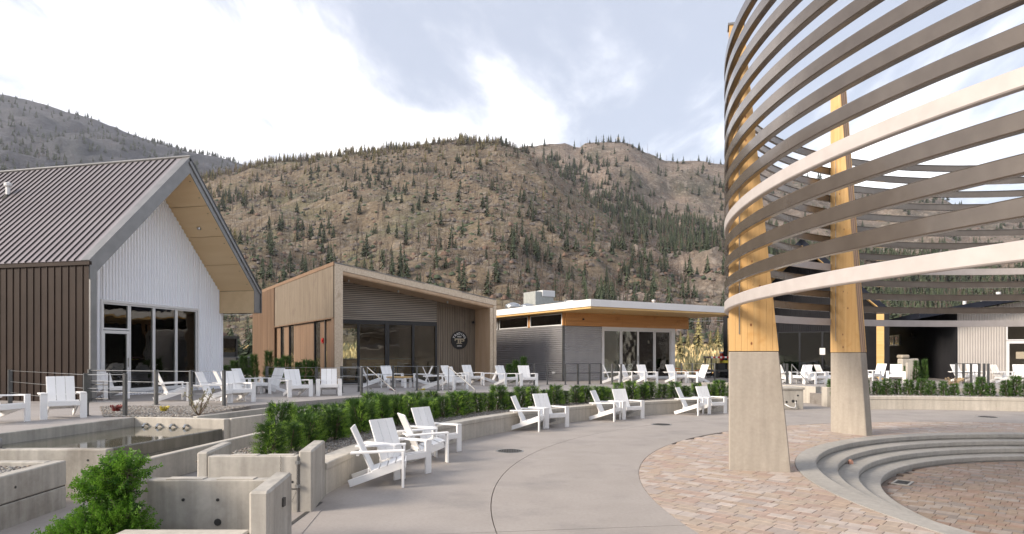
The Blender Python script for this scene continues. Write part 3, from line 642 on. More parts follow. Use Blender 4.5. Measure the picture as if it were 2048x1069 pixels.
# pool between the terrace edge and the weir wall
pn = Vector((.212, .977, 0)).normalized()
wall('pool_wall', [(-9.36, 8.85), (-8.27, 14.02)], .16, -.1, .598, M['wall'], 'concrete edge of the terrace along the left side of the pool', ties=[])
wall('pool_wall', [(-8.32, 14.13), (-5.98, 13.55)], .18, -.1, .602, M['bench'], 'concrete end wall of the pool with four round spouts')
tri_fan('pool_floor', [(-9.3, 9.0), (-6.8, 9.0), (-6.05, 13.5), (-8.25, 14.0)], .2, M['wet'], depth=.1)
tri_fan('water', [(-9.28, 8.95), (-7.05, 8.95), (-6.12, 13.46), (-8.2, 13.98)], .40, M['water'], depth=.004)
wall('weir_wall', [(-7.0, 8.95), (-6.08, 13.45)], .10, 0, .408, M['wet'], 'wet dark weir wall where the pool spills over')
for i in range(4):
    p = Vector((-8.05, 13.99, .46)).lerp(Vector((-6.3, 13.57, .46)), .10+.19*i); b = MB(); b.tube([(0, 0, 0), (0, -.10, 0), (0, -.14, -.05)], .026, 10, cap=False); b.tube([(0, -.02, 0), (0, -.095, 0)], .018, 8)
    o = b.build('pool_spout', M['steel'], smooth=True); o.location = p; o.rotation_euler = (0, 0, R(-14)); tag(o, 'round metal spout in the end wall of the pool', 'spout', 'four spouts above the pool')
wall('channel_wall', [(-5.62, 8.6), (-5.05, 12.9), (-4.7, 14.2)], .14, 0, .40, M['bench'], 'low concrete wall running beside the weir toward the hedge', ties=[(1.2, .25, -1), (2.4, .25, -1)])
wall('stepped_wall', [(-5.98, 13.62), (-4.95, 16.5)], .15, 0, .602, M['bench'], 'taller concrete wall at the right of the narrow runnel')
wall('runnel_wall', [(-6.83, 13.9), (-6.0, 16.6)], .12, .2, .622, M['bench'], 'thin concrete kerb between the gravel bed and the runnel')
tri_fan('runnel_floor', [(-6.8, 13.7), (-6.0, 13.6), (-4.95, 16.5), (-6.0, 16.7)], .50, M['wet'], depth=.05)
wall('cross_wall', [(-9.8, 8.83), (-5.50, 8.83)], .17, 0, .665, M['wall'], 'concrete wall across the near end of the pool', ties=[(3.4, .46, -1), (2.2, .46, -1), (4.05, .52, -1)])
t = empty('edge_rail', (-7.6, 8.83, .665), label='small bent grey rail on the wall at the far left', cat='rail')
b = MB(); b.tube([(-1.5, 0, .14), (.58, 0, .14), (.60, 0, .12), (.60, 0, 0)], .018, 8); b.build('tube', M['trimgrey'], t, smooth=True)
b = MB(); b.box(.55, -.03, 0, .65, .03, .008); b.build('foot', M['trimgrey'], t)
# raised gravel planter nearest left
wall('planter_wall', [(-5.78, 8.25), (-5.60, 4.0)], .16, -.1, .60, M['wall'], 'tall concrete planter wall at the left edge with a long groove', groove=.28, ties=[(.9, .44, 1), (2.0, .44, 1), (1.3, .14, 1)])
wall('planter_wall', [(-11, 8.17), (-5.87, 8.17)], .14, .2, .601, M['wall'], 'back wall of the gravel filled planter at the left edge')
tri_fan('planter_gravel', [(-11, 4), (-5.8, 4), (-5.86, 8.1), (-11, 8.1)], .54, M['gravel'], depth=.2)
# box planters beside the bench
def boxplanter(name, x0, x1, y0, y1, zt, zb, lab, front=None, short=False):
    t = empty(name, (x1, y0, 0), label=lab, cat='concrete planter')
    dx = -.11/.88                                # side walls lean along the curve
    def wing(x, yA, yB, w_, z): 
        b = MB(); b.prism([(x-x1, yA-y0), (x+w_-x1, yA-y0), (x+w_-x1+dx*(yB-yA), yB-y0), (x-x1+dx*(yB-yA), yB-y0)], -.05, z); return b.build('side_wall', M['wall'], t, bevel=.02)
    wing(x1-.15, y0-(.0 if front is None else .0), y1, .17, zt)
    wing(x0-.10, y0 if not short else y1-.42, y1, .14, zt-.02)
    return t
t = boxplanter('box_planter', -3.80, -2.49, 7.98, 8.95, .765, .70, 'square concrete planter corner with a hanging chain beside the near chairs')
b = MB(); b.box(-3.755-(-2.49), -.02, -.05, -2.645-(-2.49), .12, .70); b.build('front_wall', M['wall'], t, bevel=.012)
for x, wd in ((-1.0, .17), (-.55, .12)): b = MB(); b.box(x, .0, .70, x+.33, .12, .708); b.build('mortar_pad', M['bench'], t)
for x in (-.22, -.52, -.95): b = MB(); b.tube([(x, -.023, .38), (x, -.016, .38)], .017, 8); b.build('tie_hole', M['ringdark'], t)
def chain(parent, pts, name='chain'):
    b = MB(); P = [Vector(p) for p in pts]; k = 0
    for a, c_ in zip(P, P[1:]):
        L = (c_-a).length; n = max(1, int(L/.026)); d = (c_-a).normalized()
        for i in range(n):
            m = a+d*(i+.5)*L/n; s = Vector((1, 0, 0)) if k % 2 else Vector((0, 1, 0)); s = (s-d*s.dot(d)).normalized(); k += 1
            lp = [m+d*.017*math.cos(q)+s*.008*math.sin(q) for q in [j*math.pi/3 for j in range(6)]]
            b.tube(lp+[lp[0]], .0018, 4, cap=False)
    return b.build(name, M['darkgrey'], parent)
chain(t, [(-.36, -.03, .71), (-.36, -.035, .30), (-.30, -.04, .16), (-.22, -.04, .14), (-.16, -.035, .28), (-.15, -.03, .62)])
for z in (.62, .33): b = MB(); b.box(-.18, -.035, z-.02, -.12, -.02, z+.02); b.tube([(-.15, -.04, z+.02), (-.15, -.04, z-.02)], .012, 6); b.build('chain_bracket', M['steel'], t)
b = MB(); b.box(-1.1, -.027, .29, -.16, -.021, .30); b.build('groove', M['ringdark'], t)
t = boxplanter('box_planter', -3.60, -2.12, 5.56, 6.50, .77, .71, 'open concrete box planter at the bottom edge with round hole in back wall', short=True)
b = MB(); b.box(-3.66+2.12, .80, -.05, -2.40+2.12, .94, .715); b.build('back_wall', M['wall'], t, bevel=.012)
b = MB(); b.box(-3.40+2.12, -.08, -.05, -2.29+2.12, .10, .42); b.build('front_wall', M['bench'], t, bevel=.015)
for x, z, r in ((-.78, .30, .035), (-.78, .52, .015), (-1.12, .52, .015)): b = MB(); b.tube([(x, .790, z), (x, .803, z)], r, 12); b.build('tie_hole', M['ringdark'], t)
for x in (-1.3, -.8): b = MB(); b.box(x, .81, .715, x+.36, .93, .724); b.build('mortar_pad', M['bench'], t)
b = MB(); b.box(-.002, .5, .52, .03, .56, .60); o = b.build('recess', M['rust'], t); o.location.x = -.055
t = empty('floor_channel', (-2.22, 5.2, 0), label='thin dark floor channel beside the box planters', cat='drain channel'); b = MB(); b.bar((-.35, 0, .008), (-.30, 3.3, .008), .05, .006); b.build('slot', M['rust'], t)

# ---------------- loose stones ----------------
def stones(name, inside, z, n, label, lo, hi, size=(.012, .035)):
    q = random.Random(3); V = []; F = []; MI = []; oct_ = [(1, 0, 0), (0, 1, 0), (-1, 0, 0), (0, -1, 0), (0, 0, .7), (0, 0, -.7)]
    of = [(0, 1, 4), (1, 2, 4), (2, 3, 4), (3, 0, 4), (1, 0, 5), (2, 1, 5), (3, 2, 5), (0, 3, 5)]; c = 0
    while c < n:
        p = inside(q)
        if p is None: continue
        c += 1; s = size[0]+(size[1]-size[0])*q.random()**2; a = q.random()*6.28; k = len(V); sx, sy = s*(.7+.6*q.random()), s*(.7+.6*q.random()); tl = q.random()*.5
        for x, y, zz in oct_:
            x2, y2 = x*sx, y*sy; V.append((p[0]+x2*math.cos(a)-y2*math.sin(a), p[1]+x2*math.sin(a)+y2*math.cos(a), z+s*.2+zz*s*.8+x2*tl))
        F += [(i+k, j+k, l+k) for i, j, l in of]; MI += [q.randrange(3)]*8
    me = npmesh(name, V, F, STONE, MI); tag(link(bpy.data.objects.new(name, me)), label, 'gravel', kind='stuff')
def in_arc(q):
    a = 176.2-(176.2-104)*q.random()**1.6; r = 15.38+(1.6 if a > 150 else 1.1)*q.random(); return arcpt(CW, r, a)
stones('gravel_stones', in_arc, .42, 15000, 'grey crushed stones on the planting strip behind the bench', 0, 0, (.010, .030))
def in_bed(q):
    x, y = -10.6+3.8*q.random(), 14+2.9*q.random()
    return (x, y) if y > 16.3-(x+10.4)*1.5 and y > 13.95 and x < -7.0+(y-13.9)*.05 else None
stones('gravel_stones', in_bed, .605, 7000, 'grey stones on the gravel bed beside the terrace chairs', 0, 0, (.015, .035))
stones('gravel_stones', lambda q: (-8.5+2.6*q.random(), 5.2+2.9*q.random()), .54, 5000, 'rounded stones in the left edge planter', 0, 0, (.012, .04))
def in_arc2(q):
    a = 92-34*q.random(); return arcpt(CW, 15.4+1.3*q.random(), a)
stones('gravel_stones', in_arc2, .43, 5000, 'pale stones under the far row of shrubs', 0, 0, (.02, .06))
# ---------------- plants ----------------
def spray_bush(seed, h, w_, nspr, nl, ls, inner=.35, taper=.5):
    """many upright feathery sprays, each a stem with small flat leaf scales"""
    q = random.Random(seed); V = []; F = []; MI = []
    for k in range(nspr):
        a = q.random()*6.283; rr = w_*math.sqrt(q.random()); z0 = h*(.02+.80*q.random())
        env = w_*(1-taper*(z0/h))*(.75+.35*math.sin(3*a+seed))
        rr = min(rr, env); d = Vector((math.cos(a), math.sin(a), 0)); p = d*rr*.7+Vector((0, 0, z0))
        dr = (d*(.6+.8*q.random())*(.5+rr/w_)+Vector((q.gauss(0, .3), q.gauss(0, .3), .45+.5*q.random()))).normalized(); L = h*(.10+.10*q.random())
        sd = dr.cross(Vector((q.gauss(0, 1), q.gauss(0, 1), q.gauss(0, .3)))).normalized()
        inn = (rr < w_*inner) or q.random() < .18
        for i in range(nl):
            t = (i+.5)/nl; c = p+dr*L*t; s = 1 if i % 2 else -1; l = ls*(1.25-t*.8)*(.8+.4*q.random())
            e = c+(sd*s*.8+dr*.75).normalized()*l; wv = dr.cross(sd).normalized()*l*.10+dr*l*.22; n = len(V)
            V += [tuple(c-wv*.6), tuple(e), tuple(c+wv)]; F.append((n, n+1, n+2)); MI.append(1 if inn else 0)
    return V, F, MI
def stem_mesh(seed, h, n=5):
    q = random.Random(seed); b = MB()
    for i in range(n):
        a = q.random()*6.28; b.tube([(0, 0, 0), (.05*math.cos(a), .05*math.sin(a), h*.35), (.12*math.cos(a), .12*math.sin(a), h*.75)], [.012, .008, .003], 5)
    return b
HV = []
for s in range(5):
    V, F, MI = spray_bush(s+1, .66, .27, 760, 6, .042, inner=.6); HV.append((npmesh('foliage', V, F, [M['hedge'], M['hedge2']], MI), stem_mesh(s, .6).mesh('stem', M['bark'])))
def shrub(name, kit, loc, sc_, rz, lab, cat, grp):
    t = empty(name, loc, rz, label=lab, cat=cat, group=grp); t.scale = sc_
    f = inst('foliage', kit[0], t); s = inst('stem', kit[1], t); return t
q = random.Random(21); k = 0
for a in np.arange(174.3, 105.5, -1.75):
    p = arcpt(CW, 16.05+q.gauss(0, .06), a+q.gauss(0, .12)); s = .86+.34*q.random(); wd = 1.0+.25*q.random()
    shrub('cedar_shrub', HV[k % 5], (p.x, p.y, .42), (wd*s, wd*s, s*(.78+.30*q.random())), q.random()*6.28, 'bushy green cedar shrub in the curved hedge behind the long bench wall', 'shrub', 'hedge behind the long bench wall'); k += 1
for a in np.arange(170.5, 150, -2.2):
    p = arcpt(CW, 16.55+q.gauss(0, .07), a+q.gauss(0, .2)); s = .95+.3*q.random()
    shrub('cedar_shrub', HV[k % 5], (p.x, p.y, .42), (s*1.1, s*1.1, s), q.random()*6.28, 'bushy green cedar shrub in the curved hedge behind the long bench wall', 'shrub', 'hedge behind the long bench wall'); k += 1
RV = []
for s in range(4):
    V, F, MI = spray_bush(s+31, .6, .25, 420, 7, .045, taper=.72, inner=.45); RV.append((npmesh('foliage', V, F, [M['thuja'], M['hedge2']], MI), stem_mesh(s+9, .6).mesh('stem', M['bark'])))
for i, a in enumerate(np.arange(91.3, 60, -1.38)):
    p = arcpt(CW, 16.1+q.gauss(0, .05), a+q.gauss(0, .1)); s = 1.0+.3*q.random()
    shrub('cedar_shrub', RV[i % 4], (p.x, p.y, .43), (s, s, s*(.85+.35*q.random())), q.random()*6.28, 'small upright green shrub in the far row beyond the second pillar', 'shrub', 'row of shrubs on the far bench wall')
# taller thujas against the buildings
V, F, MI = spray_bush(77, 1.3, .34, 420, 9, .075, taper=.8); TK = (npmesh('foliage', V, F, [M['thuja'], M['hedge2']], MI), stem_mesh(40, 1.2).mesh('stem', M['bark']))
for px, Y, h in ((452, 31, .75), (468, 31, .95), (487, 31, 1.15), (508, 31, 1.2), (537, 30.5, 1.35), (556, 30, 1.05), (572, 29.8, 1.15), (597, 29.4, .9), (612, 29.2, 1.0), (626, 29, .95)):
    shrub('thuja', TK, ((px-CX)/FPX*Y, Y, ZT), (.9, .9, h), px, 'conical green thuja in the row beside the wooden side wall', 'thuja', 'thujas along the wooden side wall')
for px, Y, h, lb in ((1018, 30.5, .8, 'darkest thuja, half hidden behind the right jamb of the wooden building'), (1031, 31, .95, 'green thuja left of the pair by the grey corrugated wall'), (1047, 32, 1.1, 'tallest thuja in front of the grey corrugated wall')):
    shrub('thuja', TK, ((px-CX)/FPX*Y, Y, ZT), (.8, .8, h), px, lb, 'thuja', 'thujas between the two middle buildings')
for px, Y, h, lb in ((1796, 34, .9, 'thuja nearest the yellow post of the black house'), (1813, 33, .8, 'thuja beside the grey post near the black wall'), (1832, 33, 1.1, 'middle thuja in front of the black wall'), (1850, 33, 1.15, 'rightmost thuja in front of the black wall')):
    shrub('thuja', TK, ((px-CX)/FPX*Y, Y, ZT), (.62, .62, h*.85), px, lb, 'thuja', 'thujas in front of the black wall')
# big boxwood in the foreground: real leaf shapes on twigs
def boxwood(seed, blobs, ntw, ll):
    q = random.Random(seed); V = []; F = []; MI = []; b = MB()
    tot = sum(r**2 for _, r in blobs)
    for (c, r) in blobs:
        c = Vector(c)
        for k in range(int(ntw*r*r/tot)):
            d = Vector((q.gauss(0, 1), q.gauss(0, 1), q.gauss(.25, 1))).normalized(); rr = r*(.35+.65*q.random()**.5)*(1+.25*fbm(d.x*2+seed, d.y*2, d.z*2, 2))
            p = c+d*rr; 
            if p.z < .03: continue
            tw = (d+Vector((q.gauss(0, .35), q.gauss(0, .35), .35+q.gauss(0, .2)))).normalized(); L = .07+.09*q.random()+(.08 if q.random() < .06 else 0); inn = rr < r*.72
            n = int(L/.0125); sd = tw.orthogonal().normalized()
            for i in range(n):
                t = (i+1)/n; base = p+tw*L*t; sd = (Matrix.Rotation(1.9, 3, tw) @ sd)
                for s in (1, -1):
                    dl = (sd*s+tw*.75+Vector((q.gauss(0, .2), q.gauss(0, .2), q.gauss(0, .2)))).normalized(); l = ll*(.7+.5*q.random()); nn = dl.cross(tw).normalized(); sw = nn.cross(dl).normalized()*0+dl.cross(nn).normalized()*l*.27; k0 = len(V)
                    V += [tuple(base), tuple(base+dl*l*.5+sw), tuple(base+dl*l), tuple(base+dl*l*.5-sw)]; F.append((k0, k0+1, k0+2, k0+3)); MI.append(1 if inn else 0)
            if q.random() < .25: b.tube([c+d*rr*.25, p, p+tw*L], [.004, .003, .0015], 4)
    return V, F, MI, b
t = empty('boxwood_bush', (-3.93, 5.95, 0), label='large leafy boxwood bush in the lower left corner', cat='bush'); t.scale = (.84, .84, .90)
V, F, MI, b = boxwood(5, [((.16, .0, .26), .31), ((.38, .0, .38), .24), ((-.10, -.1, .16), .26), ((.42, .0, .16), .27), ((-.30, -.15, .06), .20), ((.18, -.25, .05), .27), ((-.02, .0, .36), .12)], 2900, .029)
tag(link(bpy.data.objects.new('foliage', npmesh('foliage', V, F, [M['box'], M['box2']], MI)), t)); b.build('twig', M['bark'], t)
V, F, MI, b = boxwood(9, [((.20, .1, .78), .13), ((.35, .1, .88), .10), ((.07, .1, .70), .11), ((.26, .1, .64), .10)], 620, .029)
t2 = empty('boxwood_bush', (-3.95, 5.95, -.03), label='taller boxwood standing behind the large lower left bush', cat='bush')
link(bpy.data.objects.new('foliage', npmesh('foliage', V, F, [M['box'], M['box2']], MI)), t2); b.tube([(.3, .15, 0), (.26, .12, .5), (.34, .1, .8)], [.015, .012, .006], 6); b.build('twig', M['bark'], t2)
# small plants in the gravel
def tuft(name, px, py, z, h, n, mat, lab, cat):
    p = G(px, py, z); q = random.Random(px); b = MB()
    for i in range(n):
        a = q.random()*6.28; l = h*(.5+.5*q.random()); d = Vector((math.cos(a), math.sin(a), 0)); o = d*.5*h*q.random()
        b.quadv([o-d.cross(Vector((0, 0, 1)))*.012, o+d*l*.4+Vector((0, 0, l)), o+d.cross(Vector((0, 0, 1)))*.012, o+d*l*.15+Vector((0, 0, l*.5))], [(0, 1, 2)])
        b.quadv([o+d*l*.3+Vector((0, 0, l*.8)), o+d*l*.55+Vector((.02, 0, l)), o+d*l*.35+Vector((0, .02, l*1.1))], [(0, 1, 2)])
    o = b.build(name, mat); o.location = p; tag(o, lab, cat)
tuft('red_plant', 232, 824, .6, .16, 130, M['redleaf'], 'low dark red plant in the gravel behind the third railing post', 'plant')
tuft('yellow_plant', 327, 824, .6, .13, 130, M['yelleaf'], 'low yellow plant in the gravel left of the bare shrub', 'plant')
tuft('red_plant', 784, 786, .5, .14, 110, M['redleaf'], 'low red plant behind the hedge below the stair rail', 'plant')
tuft('yellow_plant', 843, 786, .5, .16, 110, M['yelleaf'], 'low yellow plant behind the hedge by the railing', 'plant')
tuft('yellow_plant', 738, 784, .5, .12, 60, M['sage'], 'small green sprig in the gravel left of the stair rail', 'plant')
tuft('sandy_shrub', 1908, 775, .5, .42, 90, M['straw'], 'straw coloured dry shrub beside the grey railing posts', 'shrub')
t = empty('bare_shrub', G(398, 832, .6), label='bare gnarled shrub with a few grey leaves in front of the clustered chairs', cat='shrub'); q = random.Random(4); b = MB(); lv = MB()
for i in range(7):
    a = i*.9; p = [Vector((0, 0, 0))]
    for j in range(5): p.append(p[-1]+Vector((.06*math.cos(a)+q.gauss(0, .02), .06*math.sin(a)+q.gauss(0, .02), .10+q.gauss(0, .015)))); a += q.gauss(0, .6)
    b.tube(p, [.016, .013, .011, .009, .006, .004], 5)
    for pp in p[2:]:
        for _ in range(6):
            d = Vector((q.gauss(0, 1), q.gauss(0, 1), q.gauss(0, 1))).normalized()*.05; lv.quadv([pp, pp+d+Vector((.012, 0, 0)), pp+d*1.6, pp+d-Vector((.012, 0, 0))], [(0, 1, 2, 3)])
b.build('stem', M['bark'], t); lv.build('foliage', M['sage'], t)

# ---------------- circular pavilion ----------------
RR = 8.68
pav = empty('circular_pavilion', (CC.x, CC.y, 0), label='circular pavilion of stacked metal rings held by tapering timber and concrete pillars', cat='pavilion')
Z0, DZ, RH, RT = 2.785, .347, .165, .085
for k in range(13):
    z = Z0+k*DZ; r0, r1, h0, h1 = RR-RT, RR, z-RH/2, z+RH/2; e = .012
    # hollow channel open to the inside: web outside, two flanges
    prof = [(r1-e*.3, h0), (r1, h0+e*.3), (r1, h1-e), (r1-e, h1), (r0, h1), (r0, h1-.012), (r1-.014, h1-.012), (r1-.014, h0+.012), (r0, h0+.012), (r0, h0)]
    if k in (0, 4): prof = [(r1-e, h0), (r1, h0+e), (r1, h1-e), (r1-e, h1), (r0, h1), (r0, h0)]
    else: prof = [(r1-e, h0), (r1, h0+e), (r1, h1-e), (r1-e, h1), (r0, h1), (r0, h1-.010), (r0+.02, h1-.014), (r0+.02, h0+.006), (r0, h0)]
    o = revolve(prof, (0, 0), n=288).build('ring', M['ringlight'] if k in (0, 4) else M['ring'], pav, fix=True, smooth=False)
    for p_ in o.data.polygons: p_.use_smooth = True
    o.data.set_sharp_from_angle(angle=R(25))
    if k in (0, 4): o['label'] = 'pale painted ring, %s' % ('lowest of the stack' if k == 0 else 'fifth from the bottom')
def fin(ang, zt=7.55, tp=.100):
    a = R(ang); t = empty('pillar', (8.61*math.cos(a), 8.61*math.sin(a), 0), a+math.pi); t.parent = pav      # local x runs toward the centre
    T = .24
    wid = lambda z: .985-tp*z
    b = MB(); zc = 2.0; ch = .012
    b.quadv([(0, -T/2, -.1), (wid(0), -T/2, -.1), (wid(0), T/2, -.1), (0, T/2, -.1), (0, -T/2, zc), (wid(zc), -T/2, zc), (wid(zc), T/2, zc), (0, T/2, zc)], [(3, 2, 1, 0), (4, 5, 6, 7), (0, 1, 5, 4), (1, 2, 6, 5), (2, 3, 7, 6), (3, 0, 4, 7)])
    b.build('concrete_base', M['pier'], t, bevel=.014)
    b = MB(); b.box(.01, -T/2+.02, zc, wid(zc)-.02, T/2-.02, zc+.012); b.build('base_gap', M['ringdark'], t)
    # timber: boards on each face, edge laminations between
    bw = .098; nb = 9; ly = [(-T/2, -T/2+.04)]
    layers = [(-T/2+i*T/7+.0008, -T/2+(i+1)*T/7-.0008) for i in range(7)]
    def board(x0, x1, y0, y1, mat):
        # clip a vertical board against the slanting inner edge
        zb = zc+.012; m = []
        zlim = lambda x: (.985-x)/tp
        if zlim(x0) <= zb+.02: return
        if zlim(x1) >= zt: poly = [(x0, zb), (x1, zb), (x1, zt), (x0, zt)]
        elif zlim(x1) > zb: poly = [(x0, zb), (x1, zb), (x1, zlim(x1)), (x0+max(0, (0.985-tp*zt)-x0), zt) if zlim(x0) > zt else (x0, zlim(x0))]+([(x0, zt)] if zlim(x0) > zt else [])
        else: poly = [(x0, zb), (0.985-tp*zb, zb), (x0, zlim(x0))]
        bb = MB(); n = len(poly); vs = [(x, y0, z) for x, z in poly]+[(x, y1, z) for x, z in poly]
        bb.quadv(vs, [list(range(n)), list(range(n, 2*n))[::-1]]+[(i, n+i, n+(i+1) % n, (i+1) % n) for i in range(n)]); return bb.build('plank', mat, t, bevel=.0012, fix=True)
    for side in (0, 6):
        y0, y1 = layers[side]
        for i in range(10):
            board(i*bw+.0012, (i+1)*bw-.0012, y0, y1, M['clt'])
    for i in range(1, 6):
        y0, y1 = layers[i]; bb = MB(); zb = zc+.012
        bb.quadv([(.004, y0, zb), (wid(zb)-.003, y0, zb), (wid(zb)-.003, y1, zb), (.004, y1, zb), (.004, y0, zt), (wid(zt)-.003, y0, zt), (wid(zt)-.003, y1, zt), (.004, y1, zt)], [(3, 2, 1, 0), (4, 5, 6, 7), (0, 1, 5, 4), (1, 2, 6, 5), (2, 3, 7, 6), (3, 0, 4, 7)])
        bb.build('lamination', M['cltedge'][i % 2], t)
    b = MB(); b.box(-.02, -T/2-.015, zt, wid(zt)+.02, T/2+.015, zt+.035); b.build('cap', M['trimgrey'], t)
    for k in range(13):
        z = Z0+k*DZ; b = MB(); b.box(-.02, -.09, z-.06, .001, .09, z+.06)
        for s in (-1, 1):
            b.box(-.018, s*.155-.03, z-.055, -.012, s*.155+.03, z+.055)
        b.build('bracket', M['ringdark'] if k not in (0, 4) else M['steel'], t)
    b = MB(); b.tube([(.16, -T/2-.008, 2.3), (.16, -T/2-.008, 7.2)], .007, 5); b.build('cable', M['steel'], t)
    return t
fin(164.0); fin(116.3, 8.75, .083)

# ---------------- lounge chairs ----------------
def chair_mesh():
    P = []
    def part(name, f, bev=.004):
        b = MB(); f(b); o = b.build(name, M['chair'], None, bevel=bev); sc.collection.objects.unlink(o); P.append((name, o.data))
    for s in (-1, 1):
        part('leg', lambda b: b.box(.335, s*.345-.065, 0, .370, s*.345+.065, .525))
        part('armrest', lambda b: b.bar((.378, s*.340, .540), (-.40, s*.345, .520), .125, .028))
        part('side_rail', lambda b: b.bar((.335, s*.245, .315), (-.435, s*.245, .052), .035, .105))
    for i in (-1, 0, 1): part('back_slat', lambda b: b.bar((-.095, i*.172, .185), (-.405, i*.172, .875), .166, .024, up=(1, 0, .45)))
    for i in range(4): part('seat_slat', lambda b: b.bar((.30-i*.118, -.262, .366-i*.0402), (.30-i*.118, .262, .366-i*.0402), .108, .022, up=(-.33, 0, 1)))
    part('apron', lambda b: b.box(.371, -.279, .275, .393, .279, .372))
    part('back_brace', lambda b: b.box(-.315, -.40, .478, -.275, .40, .503))
    part('back_brace', lambda b: b.bar((-.15, -.25, .235), (-.15, .25, .235), .03, .07))
    return P
CP = chair_mesh()
def chair(x, y, th, lab, z=0, grp='white lounge chairs on the plaza and terrace'):
    t = empty('lounge_chair', (x, y, z+.001), R(th), label=lab, cat='lounge chair', group=grp)
    for nme, me in CP: inst(nme, me, t)
PL = 'chairs in pairs along the curved bench wall'; TG = 'chairs on the terrace'
for a in ((-2.0, 9.78, 8, 'nearest white chair, seen side on, at the front of the near group by the bench'), (-1.87, 10.55, -37, 'white chair facing the camera just behind the nearest side-on chair'),
          (-1.64, 11.85, 24, 'white chair turned away with its beige lit back, between two chairs by the bench'), (-1.56, 12.95, -38, 'rearmost white chair of the near group of four by the bench'),
          (.42, 16.72, -13, 'side-on white chair of the second pair from the near end of the bench'), (1.0, 17.5, -55, 'front-facing white chair of the second pair from the near end of the bench'),
          (2.8, 19.25, -24, 'side-on white chair of the third pair along the bench'), (3.52, 19.85, -64, 'front-facing white chair of the third pair along the bench'),
          (5.8, 21.05, -29, 'side-on white chair of the last pair beside the first timber pillar'), (6.62, 21.6, -64, 'front-facing white chair partly behind the first timber pillar')):
    chair(*a, z=0, grp=PL)
for a in ((-10.2, 12.75, -8, 'white chair cut off by the left edge of the picture'), (-9.66, 13.85, -50, 'large white terrace chair in front of the dark brown wall'),
          (-12.3, 19.7, -25, 'white chair behind the small black gate by the glass door'), (-9.95, 18.85, 38, 'white chair seen from behind in front of the tall gable windows'),
          (-8.15, 17.65, 6, 'side-on white chair behind the bare shrub'), (-8.3, 18.95, 35, 'white chair seen through the slatted backs in the middle of the clustered group'),
          (-7.9, 18.45, -42, 'white chair right of the railing post at the terrace corner'), (-9.1, 22.1, -12, 'greyish white chair at the back of the clustered group'),
          (-8.45, 22.6, -118, 'white chair facing left beside the small thujas'), (-6.98, 20.85, -50, 'white chair turned three quarters in front of the wooden side wall'),
          (-6.1, 21.5, -74, 'white chair facing straight out at the corner of the wooden building'), (-5.8, 26.6, 20, 'white chair with beige lit back left of the wooden table'),
          (-5.15, 27.4, -45, 'white chair just behind the left end of the wooden topped table'), (-3.75, 27.1, -168, 'white chair facing left right of the wooden topped table'),
          (-3.05, 25.0, 8, 'white chair facing right whose back crosses its neighbour'), (-2.25, 25.2, -42, 'large white chair behind the second stair rail'),
          (-2.65, 28.2, -35, 'white chair half hidden behind the large chair near the round sign'), (-1.85, 29.4, -50, 'white chair directly below the round black sign'),
          (-.95, 28.5, -168, 'white chair facing left at the right jamb of the wooden building'), (-.28, 27.9, -45, 'white chair back to back with the left-facing one at the right jamb'),
          (.62, 28.0, -72, 'white chair in front of the grey corrugated wall'), (4.7, 30.4, -12, 'leftmost white chair before the sliding glass doors'),
          (5.65, 31.2, -38, 'second white chair before the sliding glass doors'), (6.35, 30.5, -62, 'third white chair before the sliding glass doors'),
          (7.8, 30.8, -60, 'white chair at the right end of the sliding glass doors'), (8.85, 30.6, -158, 'white chair facing left beside the dry grass bank'),
          (13.0, 30.6, 8, 'white chair showing right of the first timber pillar'), (13.5, 30.0, -150, 'white chair facing left seen between the two pillars'),
          (13.95, 29.8, -62, 'white chair facing out midway between the two pillars'), (14.75, 30.4, 5, 'thin side-on white chair just left of the second pillar'),
          (18.3, 33.0, -58, 'white chair just right of the second pillar'), (19.1, 33.7, -150, 'white chair mostly hidden next to the yellow post'),
          (18.75, 31.5, -122, 'white chair facing left in front of the black house corner'), (21.9, 31.4, -72, 'white chair behind the grey railing posts at right'),
          (22.8, 31.7, -100, 'white chair before the pale corrugated wall'), (23.3, 30.7, -4, 'side-on white chair in front of the glass door at right'),
          (24.45, 31.0, -118, 'white chair cut by the right edge of the picture')):
    chair(*a, z=ZT, grp=TG)
# coffee table
t = empty('coffee_table', (-4.6, 26.4, ZT), R(-15), label='low table with orange wooden top and white legs among the terrace chairs', cat='table')
for i in range(5): b = MB(); b.box(-.46, -.30+i*.122, .42, .46, -.182+i*.122, .46); b.build('tabletop_board', M['fir'], t, bevel=.003)
for sx in (-1, 1):
    for sy in (-1, 1): b = MB(); b.box(sx*.36-.05, sy*.25-.02, 0, sx*.36+.05, sy*.25+.02, .42); b.build('leg', M['chair'], t)
b = MB(); b.box(-.40, -.22, .37, .40, .22, .418); b.build('apron', M['chair'], t)
# ---------------- railings ----------------
def railing(lab, pts, z=ZT, h=.94, cables=True, bars=False, r=.03):
    o = Vector((pts[0][0], pts[0][1], z)); t = empty('cable_railing', o, label=lab, cat='railing')
    P = [Vector((x, y, z))-o for x, y in pts]
    for i, p in enumerate(P):
        d = (P[min(i+1, len(P)-1)]-P[max(i-1, 0)]); a = math.atan2(d.y, d.x)
        b = MB(); mt = Matrix.Translation(p) @ Matrix.Rotation(a, 4, 'Z'); b.box(-.028, -.05, 0, .028, .05, h, M=mt); b.build('post', M['darkgrey'], t, bevel=.003)
        b = MB(); b.box(-.06, -.08, 0, .06, .08, .012, M=mt); b.build('base_plate', M['darkgrey'], t)
    if cables:
        for zz in (h-.03, h-.33, h-.63):
            b = MB(); b.tube([p+Vector((0, 0, zz)) for p in P], .006, 5); b.build('cable', M['steel'], t)
    if bars:
        for zz in (h, h-.42):
            b = MB(); b.tube([p+Vector((0, 0, zz)) for p in P], .016, 6); b.build('rail', M['darkgrey'], t)
    return t
